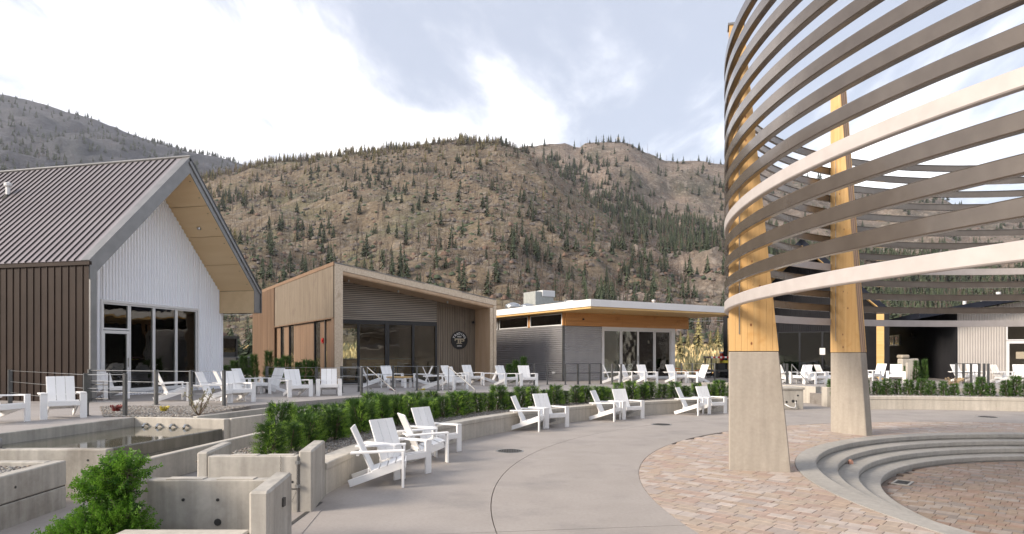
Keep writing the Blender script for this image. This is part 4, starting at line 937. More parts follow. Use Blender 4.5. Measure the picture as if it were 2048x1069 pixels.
railing('cable railing with grey posts along the terrace in front of the dark brown wall', [(-13.85, 17.8), (-9.38, 14.2), (-8.52, 14.2)])
railing('cable railing on grey posts in front of the gable windows', [(-11.95, 18.25), (-9.6, 17.4), (-8.5, 17.08), (-7.6, 17.02)])
railing('cable railing along the terrace edge before the wooden side wall', [(-8.7, 22.9), (-6.7, 22.1), (-5.02, 21.5)])
railing('cable railing behind the hedge before the wooden building windows', [(-6.05, 22.9), (-5.6, 23.6), (-4.5, 24.4), (-3.58, 24.3), (-2.78, 24.25)])
railing('cable railing around the grey corrugated corner', [(1.0, 29.0), (1.6, 29.2), (2.4, 29.0), (3.0, 29.3), (3.55, 29.5), (4.1, 29.7)], bars=True, cables=False)
railing('single line of grey posts before the sliding glass doors', [(4.55, 29.3), (4.9, 29.0)], cables=False)
railing('short grey posts in front of the dry grass bank', [(8.2, 31.2), (8.75, 31.3), (9.3, 31.4), (9.75, 31.0)], cables=True)
railing('grey railing posts with two bars before the pale corrugated wall', [(20.6, 29.9), (21.0, 30.0), (21.35, 30.0), (21.8, 30.1)], bars=True, cables=False)
railing('lone grey post before the pale corrugated wall', [(22.3, 30.2), (22.32, 30.5)], cables=False)
railing('grey post between the chairs seen left of the second pillar', [(12.75, 29.9), (12.9, 30.6)], cables=False)
def handrail(lab, a, b_, z0, z1):
    a = Vector(a); t = empty('stair_handrail', a, label=lab, cat='handrail'); d = Vector(b_)-a
    b = MB(); b.tube([(0, 0, z0), d+Vector((0, 0, z1))], .022, 8); b.build('rail', M['trimgrey'], t)
    b = MB(); b.tube([(0, 0, 0), (0, 0, z0)], .018, 6); b.build('post', M['trimgrey'], t); b = MB(); b.tube([d, d+Vector((0, 0, z1))], .018, 6); b.build('post', M['trimgrey'], t)
handrail('slanting grey stair handrail left of the wooden topped table', (-4.98, 22.2, .6), (-3.9, 21.6, .42), .92, .30)
handrail('slanting grey stair handrail across the large white chair', (-2.3, 23.4, .6), (-1.3, 22.7, .42), .92, .30)
handrail('slanting grey handrail seen between the two pillars', (12.75, 29.4, .6), (13.25, 29.0, .4), .92, .35)
t = empty('metal_gate', (-12.0, 18.3, ZT), R(-8), label='small open black framed gate beside the glass door', cat='gate')
for p in (((0, 0, .1), (0, 0, .9)), ((.62, 0, .1), (.62, 0, .9)), ((0, 0, .9), (.62, 0, .9)), ((0, 0, .1), (.62, 0, .1)), ((0, 0, .5), (.62, 0, .5))):
    b = MB(); b.tube(p, .017, 6); b.build('frame_bar', M['blackframe'], t)
b = MB(); b.box(.57, -.04, .84, .68, .04, .96); b.build('latch', M['blackframe'], t)
# ---------------- building helpers ----------------
def prof_steps(u0, u1, per, dep):
    o = []; u = u0; k = 0
    while u < u1-1e-4:
        ph = k % 4; o.append((u, 0 if ph in (0, 1) else dep)); u += per*(.32 if ph in (0, 2) else .18); k += 1
    o.append((u1, o[-1][1])); return o
def corr_v(u0, u1, z0, z1, per, dep, mp):
    """vertical ribs: strips between u0 and u1, z0/z1 functions of u, mp(u, out, z) -> point"""
    b = MB(); s = prof_steps(u0, u1, per, dep)
    for (a, da), (c, dc) in zip(s, s[1:]):
        if z1(a)-z0(a) < .005 and z1(c)-z0(c) < .005: continue
        b.quadv([mp(a, da, z0(a)), mp(c, dc, z0(c)), mp(c, dc, max(z0(c), z1(c))), mp(a, da, max(z0(a), z1(a)))], [(0, 1, 2, 3)])
    return b
def corr_h(u0, u1, z0, z1, per, dep, mp, z1b=None):
    b = MB(); s = prof_steps(z0, max(z1, z1b or z1), per, dep)
    for (a, da), (c, dc) in zip(s, s[1:]):
        ua, uc = u1, u1
        if z1b is not None:                      # sloping top: z1 at u0, z1b at u1
            lim = lambda z: u0+(u1-u0)*max(0, min(1, (z-z1)/(z1b-z1))) if z1b != z1 else u1
            if z1b < z1: ua = min(u1, lim(a)); uc = min(u1, lim(c))
        if ua-u0 < .01: continue
        b.quadv([mp(u0, da, a), mp(ua, da, a), mp(uc, dc, c), mp(u0, dc, c)], [(0, 1, 2, 3)])
    return b
def boxpart(name, mat, parent, *bx, bevel=0):
    b = MB()
    for v in bx: b.box(*v)
    return b.build(name, mat, parent, bevel=bevel)
def tilted(name, mat, parent, quad, thick, bevel=0):        # quad: 4 points; slab extruded along -normal
    q = [Vector(p) for p in quad]; n = (q[1]-q[0]).cross(q[3]-q[0]).normalized(); b = MB()
    b.quadv(q+[p-n*thick for p in q], [(0, 1, 2, 3), (7, 6, 5, 4), (1, 0, 4, 5), (2, 1, 5, 6), (3, 2, 6, 7), (0, 3, 7, 4)])
    return b.build(name, mat, parent, bevel=bevel)
def window(parent, x0, x1, z0, z1, y, fw, frame, gl, depth=.08, name='window', fm=None):
    b = MB(); b.box(x0, y-depth/2, z0, x0+fw, y+depth/2, z1).box(x1-fw, y-depth/2, z0, x1, y+depth/2, z1).box(x0+fw, y-depth/2+.002, z0, x1-fw, y+depth/2-.002, z0+fw).box(x0+fw, y-depth/2+.002, z1-fw, x1-fw, y+depth/2-.002, z1)
    f = b.build(name, frame, parent)
    p = MB(); p.box(x0+fw, y-.006, z0+fw, x1-fw, y+.006, z1-fw); p.build('pane', gl, f); return f

# ---------------- white gable house ----------------
h1 = empty('gable_house', (-11.96, 18.29, ZT), math.atan2(.973, .231), label='gable house at left with bronze standing seam roof, dark brown side and white corrugated gable', cat='house')
W, EZ, RZ, LEN, OV = 7.86, 4.02, 8.08, 13.0, 1.6
sl = math.hypot(W/2, RZ-EZ); ct, st = (W/2)/sl, (RZ-EZ)/sl
for i in range(int(LEN/.25)):                               # brown seamed side wall
    y = .02+i*.25
    o = boxpart('wall_panel', M['brown'], h1, (0, y+.004, 0, .03, y+.222, EZ-.12), (-.022, y+.226, 0, .03, y+.246, EZ-.12))
boxpart('wall', M['interior'], h1, (.031, .02, 0, .18, LEN, EZ-.15))
boxpart('corner_trim', M['trimgrey'], h1, (-.012, -.018, 0, .205, .018, EZ+.0), (-.012, .018, 0, -.002, .03, EZ-.1))
boxpart('eave_trim', M['brown'], h1, (-.05, -.02, EZ-.12, .03, LEN, EZ-.02))
# left roof plane in seamed panels
seam_n = int(LEN/.25)
rp = MB(); rp.box(0, 0, -.03, sl, .222, 0).box(0, .222, -.03, sl, .244, .034, 1)
rpm = rp.mesh('roof_panel', [M['roofmetal'], M['seam']])
for i in range(1, seam_n):
    o = bpy.data.objects.new('roof_panel', rpm); link(o, h1); o.matrix_local = Matrix.Translation((-.05, .02+i*.25, EZ+.01)) @ Matrix.Rotation(-math.atan2(st, ct), 4, 'Y')
tilted('verge_flashing', M['trimgrey'], h1, [(-.06, -.03, EZ+.015), (W/2, -.03, RZ+.065), (W/2, .27, RZ+.065), (-.06, .27, EZ+.015)], .05)
tilted('roof', M['roofmetal'], h1, [(W/2, -.0, RZ+.03), (W+.05, -.0, EZ-.02), (W+.05, LEN, EZ-.02), (W/2, LEN, RZ+.03)], .05)
tilted('roof', M['interior'], h1, [(0, .28, EZ-.04), (W/2, .28, RZ-.04), (W/2, LEN, RZ-.04), (0, LEN, EZ-.04)], .2)
b = MB(); b.tube([(W/2, -.03, RZ+.07), (W/2, LEN, RZ+.07)], .05, 6); b.build('ridge_cap', M['trimgrey'], h1)
# barge boards, soffits; underside is TK below the top
TK_ = .50
def slope_pts(x, off): return (EZ+(RZ-EZ)*(x/(W/2)) if x <= W/2 else RZ-(RZ-EZ)*((x-W/2)/(W/2)))-off
b = MB(); xs = [0, W/2, W]
for (xa, xb) in ((-.03, W/2), (W/2, W)):
    za, zb = slope_pts(xa, 0), slope_pts(xb, 0)
    b.quadv([(xa, -.02, za-TK_), (xb, -.02, zb-TK_), (xb, -.02, zb), (xa, -.02, za), (xa, .012, za-TK_), (xb, .012, zb-TK_), (xb, .012, zb), (xa, .012, za)], [(0, 1, 2, 3), (7, 6, 5, 4), (0, 4, 5, 1), (2, 6, 7, 3)])
b.build('barge_board', M['trimgrey'], h1)
tilted('barge_trim', M['blackframe'], h1, [(W/2, -.05, RZ+.02), (W+.05, -.05, EZ-.05), (W+.05, .02, EZ-.05), (W/2, .02, RZ+.02)], .06)
tilted('barge_trim', M['trimgrey'], h1, [(W/2, -.06, RZ-.09), (W+.02, -.06, EZ-.16), (W+.02, -.021, EZ-.16), (W/2, -.021, RZ-.09)], .10)
boxpart('barge_trim', M['darkgrey'], h1, (W-.01, -.06, EZ-1.0, W+.06, LEN, EZ-.06))
# plywood soffit in sheets, right slope
inx = W-.36
npan = 4; P0 = Vector((W/2, 0, RZ-TK_)); P1 = Vector((inx, 0, slope_pts(inx, TK_)))
for i in range(npan):
    a = P0.lerp(P1, i/npan+.002); c = P0.lerp(P1, (i+1)/npan-.002)
    tilted('soffit_panel', M['soffit'], h1, [(a.x, .012, a.z), (a.x, OV, a.z), (c.x, OV, c.z), (c.x, .012, c.z)][::-1], -.03)
P2 = Vector((.2, 0, slope_pts(.2, TK_)))
for i in range(npan):
    a = P2.lerp(P0, i/npan+.002); c = P2.lerp(P0, (i+1)/npan-.002)
    tilted('soffit_panel', M['soffit'], h1, [(a.x, .012, a.z), (a.x, OV, a.z), (c.x, OV, c.z), (c.x, .012, c.z)][::-1], -.03)
boxpart('eave_return', M['soffit_dark'], h1, (inx, .0, EZ-1.0, inx+.05, OV, slope_pts(inx, TK_)-.004)); boxpart('eave_return', M['soffit'], h1, (inx+.05, 0, EZ-.99, W-.02, OV, EZ-.93))
boxpart('eave_return_trim', M['trimgrey'], h1, (inx-.012, -.022, EZ-1.0, W-.01, .0, slope_pts(inx, TK_)))
for i in range(8):
    p = P0.lerp(P1, .06+i*.125); b = MB(); b.tube([(p.x, .16, p.z-.012), (p.x, .16, p.z+.0)], .025, 8); b.build('soffit_vent', M['ringdark'], h1)
p = P0.lerp(P1, .42); b = MB(); b.tube([(p.x, .85, p.z-.07), (p.x, .85, p.z-.0)], .07, 12); b.build('soffit_lamp', M['steel'], h1)
# white corrugated gable wall with opening 1.94..6.2
OX0, OX1, OZ = 1.90, 6.24, 3.07
top = lambda u: min(slope_pts(u, TK_+.0), slope_pts(u, TK_))
mpf = lambda u, o_, z: (u, OV-o_, z)
for (a, c, z0, z1) in ((.2, OX0, lambda u: 0, top), (OX0, OX1, lambda u: OZ, top), (OX1, W-.2, lambda u: 0, top), (3.06, OX1, lambda u: .0, lambda u: .13)):
    corr_v(a, c, z0, z1, .125, .038, mpf).build('wall_sheet', M['whitewall'], h1)
boxpart('wall_core', M['interior'], h1, (.2, OV+.03, 0, OX0-.02, OV+.15, 3.2), (OX1+.02, OV+.03, 0, W-.2, OV+.15, 3.2), (.2, OV+.03, OZ+.1, W-.2, OV+.14, 3.8))
boxpart('corner_trim', M['whitewall'], h1, (W-.2, OV-.03, 0, W-.16, LEN, EZ-.9))
boxpart('wall', M['whitewall'], h1, (W-.18, OV+.1, 0, W-.17, 3.4, EZ-1.0), (W-.18, 3.4, 0, W-.17, 6.5, .3), (W-.18, 3.4, 2.6, W-.17, 6.5, EZ-1.0), (W-.18, 6.5, 0, W-.17, LEN, EZ-1.0))
boxpart('window_surround', M['white'], h1, (OX0-.03, OV-.06, 0, OX0+.03, OV+.1, OZ+.05), (OX1-.03, OV-.06, 0, OX1+.03, OV+.1, OZ+.05), (OX0+.03, OV-.06, OZ-.03, OX1-.03, OV+.1, OZ+.05), (3.0, OV-.08, .10, OX1-.03, OV+.06, .17))
d = window(h1, 1.95, 3.02, .02, 2.14, OV+.03, .10, M['white'], M['darkglass'], name='door'); b = MB(); b.tube([(2.93, OV-.06, .95), (2.93, OV-.06, 1.25)], .015, 6); b.build('handle', M['steel'], d)
window(h1, 1.95, 3.02, 2.16, OZ-.03, OV+.03, .06, M['white'], M['darkglass'])
for i in range(3): window(h1, 3.03+i*1.065, 3.03+(i+1)*1.065-.004, .17, OZ-.03, OV+.03, .055, M['white'], M['darkglass'])
b = MB(); b.box(.2, OV+.2, -.0, W-.2, LEN-.2, .02); b.build('floor', M['intfloor'], h1)
boxpart('ceiling', M['interior'], h1, (.2, OV+.2, 3.15, W-.2, LEN-.2, 3.2)); boxpart('partition', M['interior'], h1, (.2, 6.9, .02, 5.0, 7.0, 3.15))
boxpart('counter', M['counter'], h1, (1.2, 5.2, .02, 4.2, 5.8, 1.0), (1.1, 5.1, 1.0, 4.3, 5.9, 1.05)); boxpart('end_wall', M['interior'], h1, (.2, LEN-.2, 0, W-.2, LEN, 4.0))
boxpart('table', M['counter'], h1, (5.0, 3.6, .74, 6.4, 4.6, .78), (5.1, 3.7, .02, 5.16, 3.76, .74), (6.2, 3.7, .02, 6.26, 3.76, .74), (5.1, 4.4, .02, 5.16, 4.46, .74), (6.2, 4.4, .02, 6.26, 4.46, .74))
# vent pipe on the roof
vx = 2.71; vz = slope_pts(vx, 0); t = empty('roof_vent', (vx, 6.33, vz)); t.parent = h1
b = MB(); b.tube([(0, 0, -.1), (0, 0, .40)], .07, 12); b.tube([(0, 0, .36), (0, 0, .40), (0, 0, .48), (0, 0, .52)], [.10, .12, .12, .03], 12); b.build('pipe', M['white'], t, smooth=False); b = MB(); b.tube([(0, 0, -.12), (0, 0, .08)], [.19, .09], 12); b.build('boot', M['rubber'], t)

# ---------------- wooden building with round sign ----------------
wb = empty('wooden_building', (-7.73, 28.1, ZT), math.atan2(.5402, .8415), label='wooden building with mono pitch roof, recessed glass front and round black sign', cat='building')
W2, ZL, ZR, FT, RC, L2 = 8.25, 5.38, 4.13, .37, 1.57, 17.3
zt = lambda x: ZL+(ZR-ZL)*x/W2
b = MB(); b.box(0, 0, 0, FT, .02, 3.0).box(0, 0, 3.004, FT, .02, ZL-.60); b.build('frame_face', M['frameply'], wb)
b = MB(); b.quadv([(0, 0, ZL-.598), (FT, 0, ZL-.598), (FT, 0, zt(FT)-.004), (0, 0, ZL), (0, .02, ZL-.598), (FT, .02, ZL-.598), (FT, .02, zt(FT)-.004), (0, .02, ZL)], [(0, 1, 2, 3), (7, 6, 5, 4), (1, 0, 4, 5), (2, 1, 5, 6), (3, 2, 6, 7), (0, 3, 7, 4)]); b.build('frame_face', M['frameply'], wb)
n = 4
for i in range(n):
    xa, xb = FT+(W2-FT)*i/n+.003, FT+(W2-FT)*(i+1)/n-.003
    for lo, hi, y0 in ((.30, 0, 0), (.315, .44, .012)):
        l, h_ = max(lo, hi), min(lo, hi); b = MB()
        b.quadv([(xa, y0, zt(xa)-l), (xb, y0, zt(xb)-l), (xb, y0, zt(xb)-h_), (xa, y0, zt(xa)-h_), (xa, y0+.05, zt(xa)-l), (xb, y0+.05, zt(xb)-l), (xb, y0+.05, zt(xb)-h_), (xa, y0+.05, zt(xa)-h_)], [(0, 1, 2, 3), (7, 6, 5, 4), (1, 0, 4, 5), (2, 1, 5, 6), (3, 2, 6, 7), (0, 3, 7, 4)])
        b.build('fascia_panel', M['frameply'] if hi == 0 else M['revealply'], wb)
boxpart('frame_face', M['frameply'], wb, (W2-.17, 0, 0, W2, .02, 2.05), (W2-.17, 0, 2.056, W2, .02, zt(W2)-.302)); boxpart('frame_face', M['frameply'], wb, (W2-.36, .012, 0, W2-.19, .03, 2.05), (W2-.36, .012, 2.056, W2-.19, .03, zt(W2-.2)-.45))
tilted('roof', M['trimgrey'], wb, [(0, 0, ZL+.02), (W2, 0, ZR+.02), (W2, L2, ZR+.02), (0, L2, ZL+.02)], .06)
tilted('soffit_panel', M['revealply'], wb, [(FT, .05, zt(FT)-.44), (W2/2-.003, .05, zt(W2/2)-.44), (W2/2-.003, RC, zt(W2/2)-.44), (FT, RC, zt(FT)-.44)], .04)
tilted('soffit_panel', M['revealply'], wb, [(W2/2+.003, .05, zt(W2/2)-.44), (W2-.3, .05, zt(W2-.3)-.44), (W2-.3, RC, zt(W2-.3)-.44), (W2/2+.003, RC, zt(W2/2)-.44)], .04)
boxpart('reveal_panel', M['revealply'], wb, (W2-.36, .03, 0, W2-.30, RC, 2.05)); boxpart('reveal_panel', M['revealply'], wb, (W2-.36, .03, 2.056, W2-.30, RC, zt(W2)-.40))
boxpart('reveal_panel', M['revealply'], wb, (FT-.08, .02, 0, FT-.02, RC, ZL-.55)); boxpart('wall', M['cedar'], wb, (W2-.03, .05, 0, W2, L2, ZR))
# recessed front: horizontal slats above the glazing, battens beside it
GX1, GZ = 5.68, 2.95
for i in range(60):
    z = GZ+.05+i*.088
    xe = min(GX1, (ZL-.46-z-.04)/(ZL-ZR)*W2)
    if xe < FT+.1: break
    boxpart('siding_slat', M['slat'], wb, (FT, RC-.028, z, xe, RC, z+.058))
b = MB(); b.prism([(FT, 0), (GX1, 0), (GX1, 1)], 0, .01) if False else None
bb = MB(); bb.quadv([(FT, RC+.002, GZ), (GX1, RC+.002, GZ), (GX1, RC+.002, zt(GX1)-.42), (FT, RC+.002, zt(FT)-.42)], [(0, 1, 2, 3)]); bb.build('backing', M['ringdark'], wb)
for i in range(30):
    x = GX1+.02+i*.098
    if x > W2-.38: break
    q = (x*7.3) % 1; boxpart('batten', M['batten'], wb, (x, RC-.03-.006*q, .0, x+.070, RC, zt(x)-.43))
boxpart('backing', M['ringdark'], wb, (GX1, RC+.002, 0, W2-.36, RC+.03, zt(W2)-.42))
boxpart('header_trim', M['blackframe'], wb, (FT, RC-.05, GZ-.10, GX1, RC+.06, GZ+.02))
mull = [FT, 1.62, 3.02, 4.40, GX1]
for i, (a, c) in enumerate(zip(mull, mull[1:])):
    window(wb, a+.002, c-.002, .03, GZ-.10, RC+.02, .055 if i else .05, M['blackframe'], M['darkglass'])
boxpart('mullion', M['blackframe'], wb, (2.92, RC-.06, .02, 3.14, RC-.021, GZ-.1), (4.33, RC-.05, .02, 4.45, RC-.021, GZ-.1), (GX1-.10, RC-.05, .02, GX1+.02, RC-.021, GZ-.1))
# left side wall: battens above, flush boards and dark slots below
HB = 2.97
for i in range(150):
    y = .10+i*.165
    if y > 11.15: break
    boxpart('batten', M['batten'], wb, (-.03, y, HB+.03, .0, y+.125, ZL-.14))
boxpart('backing', M['ringdark'], wb, (.002, .05, HB, .03, 11.2, ZL-.05)); boxpart('verge_board', M['cedar'], wb, (-.05, 0, ZL-.13, .0, L2, ZL+.03)); boxpart('header_board', M['cedar'], wb, (-.04, .05, HB-.03, .0, 11.2, HB+.025))
for y0, y1 in ((.45, 1.5), (1.62, 2.5), (3.55, 7.35), (8.42, 9.46), (10.32, 11.2)):
    n = max(1, int((y1-y0)/.12))
    for i in range(n): boxpart('cedar_board', M['cedar'], wb, (.10, y0+(y1-y0)*i/n+.003, 0, .13, y0+(y1-y0)*(i+1)/n-.003, HB-.03))
for y0, y1 in ((2.5, 3.55), (7.35, 8.42), (9.46, 10.32)):
    f = boxpart('window', M['blackframe'], wb, (.12, y0, 0, .2, y0+.06, HB-.03), (.12, y1-.06, 0, .2, y1, HB-.03)); boxpart('pane', M['darkglass'], f, (.16, y0+.06, 0, .17, y1-.06, HB-.03))
boxpart('corner_board', M['cedar'], wb, (-.02, .03, 0, .12, .40, HB-.03)); boxpart('downpipe', M['darkgrey'], wb, (.02, 1.51, 0, .08, 1.57, HB-.03))
for i in range(50):
    y = 11.22+i*.122
    if y > L2-.1: break
    boxpart('cedar_board', M['cedar'], wb, (-.06-(.018 if i % 2 else 0), y, 0, .0, y+.116, ZL-.14))
t = empty('fire_alarm', (.08, 2.02, 2.0)); t.parent = wb; boxpart('alarm_box', M['red'], t, (-.03, -.09, -.12, .02, .09, .12)); b = MB(); b.tube([(-.06, 0, .0), (-.03, 0, .0)], .07, 12); b.build('bell', M['red'], t)
t = empty('wall_lamp', (7.72, RC-.03, 3.05)); t.parent = wb; boxpart('bracket', M['blackframe'], t, (-.05, -.12, -.03, .05, 0, .03)); b = MB(); b.tube([(0, -.13, -.08), (0, -.13, .05)], [.09, .04], 10); b.build('lamp_shade', M['blackframe'], t)
for x in (.9, 3.3, 5.9):
    b = MB(); z = zt(x)-.5; b.tube([(x, .8, z-.08), (x, .8, z+.02)], .05, 8); b.build('soffit_lamp', M['steel'], wb)
boxpart('floor', M['intfloor'], wb, (FT, RC+.1, 0, W2-.1, 14, .02)); boxpart('ceiling', M['interior'], wb, (FT, RC+.1, 3.1, W2-.1, 14, 3.15)); boxpart('end_wall', M['interior'], wb, (5.2, 12, 0, W2-.1, 12.1, 3.1)); boxpart('inner_wall', M['interior'], wb, (.14, 3.6, 0, .2, 7.3, 3.0), (W2-.2, RC, 0, W2-.1, 12, 3.1), (.14, 10.4, 0, .2, 12, 3.0))
boxpart('bar_counter', M['cedarbeam'], wb, (2.2, 5.0, .02, 6.0, 5.6, 1.1)); boxpart('bar_top', M['counter'], wb, (2.1, 4.9, 1.1, 6.1, 5.7, 1.15))
# round sign
sg = empty('round_sign', (-8.58+.8415*6.94, 29.42+.5402*6.94, ZT+2.10), math.atan2(.5402, .8415), label='round black sign reading TRADING POST on the battened wall', cat='sign')
sg.location += Vector((.5402, -.8415, 0))*.045
b = MB(); b.tube([(0, 0, 0), (0, -.035, 0)], .47, 48); b.build('disc', M['signblack'], sg)
def text(s, size, x, z, rot=0, mat='signwhite', name='lettering', font=None):
    c = bpy.data.curves.new(name, 'FONT'); c.body = s; c.size = size; c.align_x = 'CENTER'; c.align_y = 'CENTER'; c.extrude = .004; c.offset = size*.02
    o = bpy.data.objects.new(name, c); sc.collection.objects.link(o); bpy.context.view_layer.update()
    dg = bpy.context.evaluated_depsgraph_get(); me = bpy.data.meshes.new_from_object(o.evaluated_get(dg)); bpy.data.objects.remove(o)
    me.materials.clear(); me.materials.append(M[mat]); me.transform(Matrix.Translation((x, -.04, z)) @ Matrix.Rotation(rot, 4, 'Y') @ Matrix.Rotation(R(90), 4, 'X'))
    return inst(name, me, sg)
for i, ch in enumerate('TRADING'):
    a = R(-66+22*i); text(ch, .155, .335*math.sin(a), .335*math.cos(a), a)
text('POST', .10, 0, .175); text('BREWING', .062, 0, -.30)
b = MB()
for v in ((-.28, .02, .28, .085), (-.10, -.17, -.02, .02), (.02, -.17, .09, .02), (-.17, -.19, .15, -.155), (-.28, -.04, -.22, .02), (.22, -.06, .28, .02), (.09, -.07, .25, -.03)): b.box(v[0], -.046, v[1], v[2], -.036, v[3])
b.build('emblem', M['signtan'], sg)

# ---------------- white roofed pavilion with sliding doors ----------------
pb2 = empty('flat_roof_building', (2.6, 32.85, ZT), math.atan2(.5225, .8526), label='grey corrugated building with wide white flat roof and sliding glass doors', cat='building')
L3 = 12.0; WX = 7.87
mpx = lambda u, o_, z: (-o_, u, z); mpy = lambda u, o_, z: (u, -o_, z)
corr_h(.05, L3, 0, 2.82, .108, .034, mpx).build('wall_sheet', M['corr'], pb2); corr_h(.09, 2.50, 0, 2.82, .108, .034, mpy).build('wall_sheet', M['corr'], pb2)
boxpart('wall_core', M['intdark'], pb2, (.01, .02, 0, .12, L3, 2.83), (.12, .012, 0, 2.5, .12, 2.83)); boxpart('corner_trim', M['darkgrey'], pb2, (-.03, -.03, 0, .085, .0, 2.85), (-.03, .0, 0, -.002, .05, 2.85))
# strip windows
for i, (y0, y1) in enumerate(((.06, 3.05), (3.25, 6.4), (6.6, 9.8))):
    b = MB(); f = .055; b.box(-.03, y0, 2.84, .05, y0+f, 3.47).box(-.03, y1-f, 2.84, .05, y1, 3.47).box(-.028, y0+f, 2.84, .048, y1-f, 2.90).box(-.028, y0+f, 3.42, .048, y1-f, 3.47); w_ = b.build('window', M['white'], pb2); boxpart('pane', M['darkglass'], w_, (.005, y0+f, 2.90, .015, y1-f, 3.42))
boxpart('window_post', M['cedarbeam'], pb2, (-.02, 3.05, 2.84, .06, 3.25, 3.5)); boxpart('corner_post', M['cedarbeam'], pb2, (-.02, -.02, 2.835, .10, .058, 3.5))
# cedar beam in boards above the doors
for r_ in range(3):
    z = 2.84+r_*.222
    for x0, x1 in ((.11, 3.9), (3.906, 8.96)): boxpart('beam_board', M['cedarbeam'], pb2, (x0, -.06, z, x1, .10, z+.217))
# roof slab with fascia
RX0, RX1, RY0, RY1 = -.715, 9.7, -3.14, L3+.4
boxpart('roof', M['trimgrey'], pb2, (RX0+.03, RY0+.03, 3.62, RX1-.03, RY1, 3.92)); boxpart('fascia', M['fascia'], pb2, (RX0, RY0, 3.60, RX1, RY0+.03, 3.93)); boxpart('fascia', M['fascia'], pb2, (RX0, RY0+.031, 3.60, RX0+.03, RY1, 3.93))
boxpart('soffit', M['fir'], pb2, (RX0+.05, RY0+.05, 3.505, RX1-.05, RY1, 3.60)); boxpart('soffit_lamp', M['blackframe'], pb2, (1.2, -.12, 3.15, 1.28, -.06, 3.23))
for x in (2.0, 5.0, 8.0): b = MB(); b.tube([(x, -1.6, 3.49), (x, -1.6, 3.506)], .06, 10); b.build('soffit_lamp', M['steel'], pb2)
boxpart('door_frame', M['white'], pb2, (2.51, -.05, 0, 2.66, .12, 2.835), (WX-.30, -.05, 0, WX, .12, 2.835), (2.66, -.05, 2.70, WX-.30, .12, 2.835), (2.66, -.05, 0, WX-.30, .12, .06))
for i in range(4):
    a = 2.66+i*(WX-.3-2.66)/4; c = a+(WX-.3-2.66)/4; d = window(pb2, a+.002, c-.002, .062, 2.698, .03 if i % 2 else .06, .075, M['white'], M['glass'], depth=.05, name='sliding_door')
    if i in (1, 2): b = MB(); b.tube([((a if i == 2 else c)+(.04 if i == 2 else -.04), -.02, 1.0), ((a if i == 2 else c)+(.04 if i == 2 else -.04), -.02, 1.3)], .012, 6); b.build('handle', M['darkgrey'], d)
# glazed right end and rear, so the bank shows through
for y0 in (.15, 1.75, 3.35): 
    b = MB(); b.box(WX-.06, y0, .06, WX+.0, y0+.07, 2.7).box(WX-.06, y0+1.53, .06, WX, y0+1.598, 2.7).box(WX-.06, y0+.07, .06, WX, y0+1.53, .13).box(WX-.06, y0+.07, 2.62, WX, y0+1.53, 2.7); f = b.build('window', M['white'], pb2); boxpart('pane', M['glass'], f, (WX-.04, y0+.07, .13, WX-.03, y0+1.53, 2.62))
boxpart('end_wall', M['corr'], pb2, (WX-.1, 4.96, 0, WX, L3, 3.5), (WX-.1, .13, 2.84, WX, 4.95, 3.5)); boxpart('floor', M['intfloor'], pb2, (.12, .13, 0, WX-.1, L3, .03)); boxpart('ceiling', M['counter'], pb2, (.12, .13, 3.44, WX-.1, L3, 3.5))
boxpart('partition', M['interior'], pb2, (.12, 5.4, .03, 5.4, 5.5, 3.4)); boxpart('counter', M['counter'], pb2, (3.2, 3.2, .03, 5.6, 3.9, 1.1)); boxpart('rear_wall', M['interior'], pb2, (.12, L3-.1, 0, 5.6, L3, 3.4)); boxpart('wall_shelf', M['cedar'], pb2, (1.0, 5.1, .03, 3.8, 5.4, 2.4))
# things on its roof
def rooftop(name, loc, lab, cat, rz=math.atan2(.5225, .8526)): return empty(name, loc, rz, label=lab, cat=cat)
def onroof(px, dist_t, x_off=0):                     # along the left roof edge at local (x, y)
    m = pb2.matrix_basis if False else Matrix.Translation(pb2.location) @ Matrix.Rotation(pb2.rotation_euler.z, 4, 'Z'); return m @ Vector((px, dist_t, 3.95))
t = rooftop('air_handler', onroof(4.93, 7.71), 'large boxy rooftop air unit with a pale end on the white flat roof', 'air unit')
boxpart('cabinet', M['galv'], t, (-1.9, -.6, .1, -.5, .8, 1.40), bevel=.02); boxpart('cabinet', M['galv'], t, (-.5, -.45, .1, 1.6, .6, .86), bevel=.02); boxpart('cover', M['white'], t, (-1.4, -.66, 1.08, -.42, .84, 1.48), bevel=.02); boxpart('duct', M['white'], t, (1.1, -.5, .72, 1.7, .5, .98), bevel=.02)
b = MB()
for i in range(6): b.box(-.3+i*.28, -.46, .2, -.15+i*.28, -.451, .5)
b.build('louvre', M['darkgrey'], t); boxpart('foot', M['darkgrey'], t, (-1.9, -.6, 0, 1.6, -.5, .1), (-1.9, .5, 0, 1.6, .6, .1)); b = MB(); b.tube([(.6, -.4, .6), (.6, -.4, 1.0)], .04, 8); b.build('pipe', M['steel'], t)
for x, lab in ((1.5, 'left round metal roof ventilator by the wooden building'), (2.6, 'right round metal roof ventilator beside the big air unit')):
    t = rooftop('roof_ventilator', onroof(x, 7.3), lab, 'ventilator'); b = MB(); b.tube([(0, 0, 0), (0, 0, .2)], .32, 14); b.build('curb', M['darkgrey'], t); b = MB(); b.tube([(0, 0, .2), (0, 0, .30), (0, 0, .50), (0, 0, .62)], [.42, .50, .46, .15], 18); b.build('hood', M['steel'], t, smooth=True)
t = rooftop('roof_vent', onroof(7.4, 1.2), 'small white capped pipe on a wooden curb on the white flat roof', 'vent'); boxpart('curb', M['cedarbeam'], t, (-.45, -.3, 0, .45, .3, .30)); b = MB(); b.tube([(0, 0, .1), (0, 0, .62)], .06, 10); b.tube([(0, 0, .52), (0, 0, .60)], .11, 10); b.build('pipe', M['white'], t)
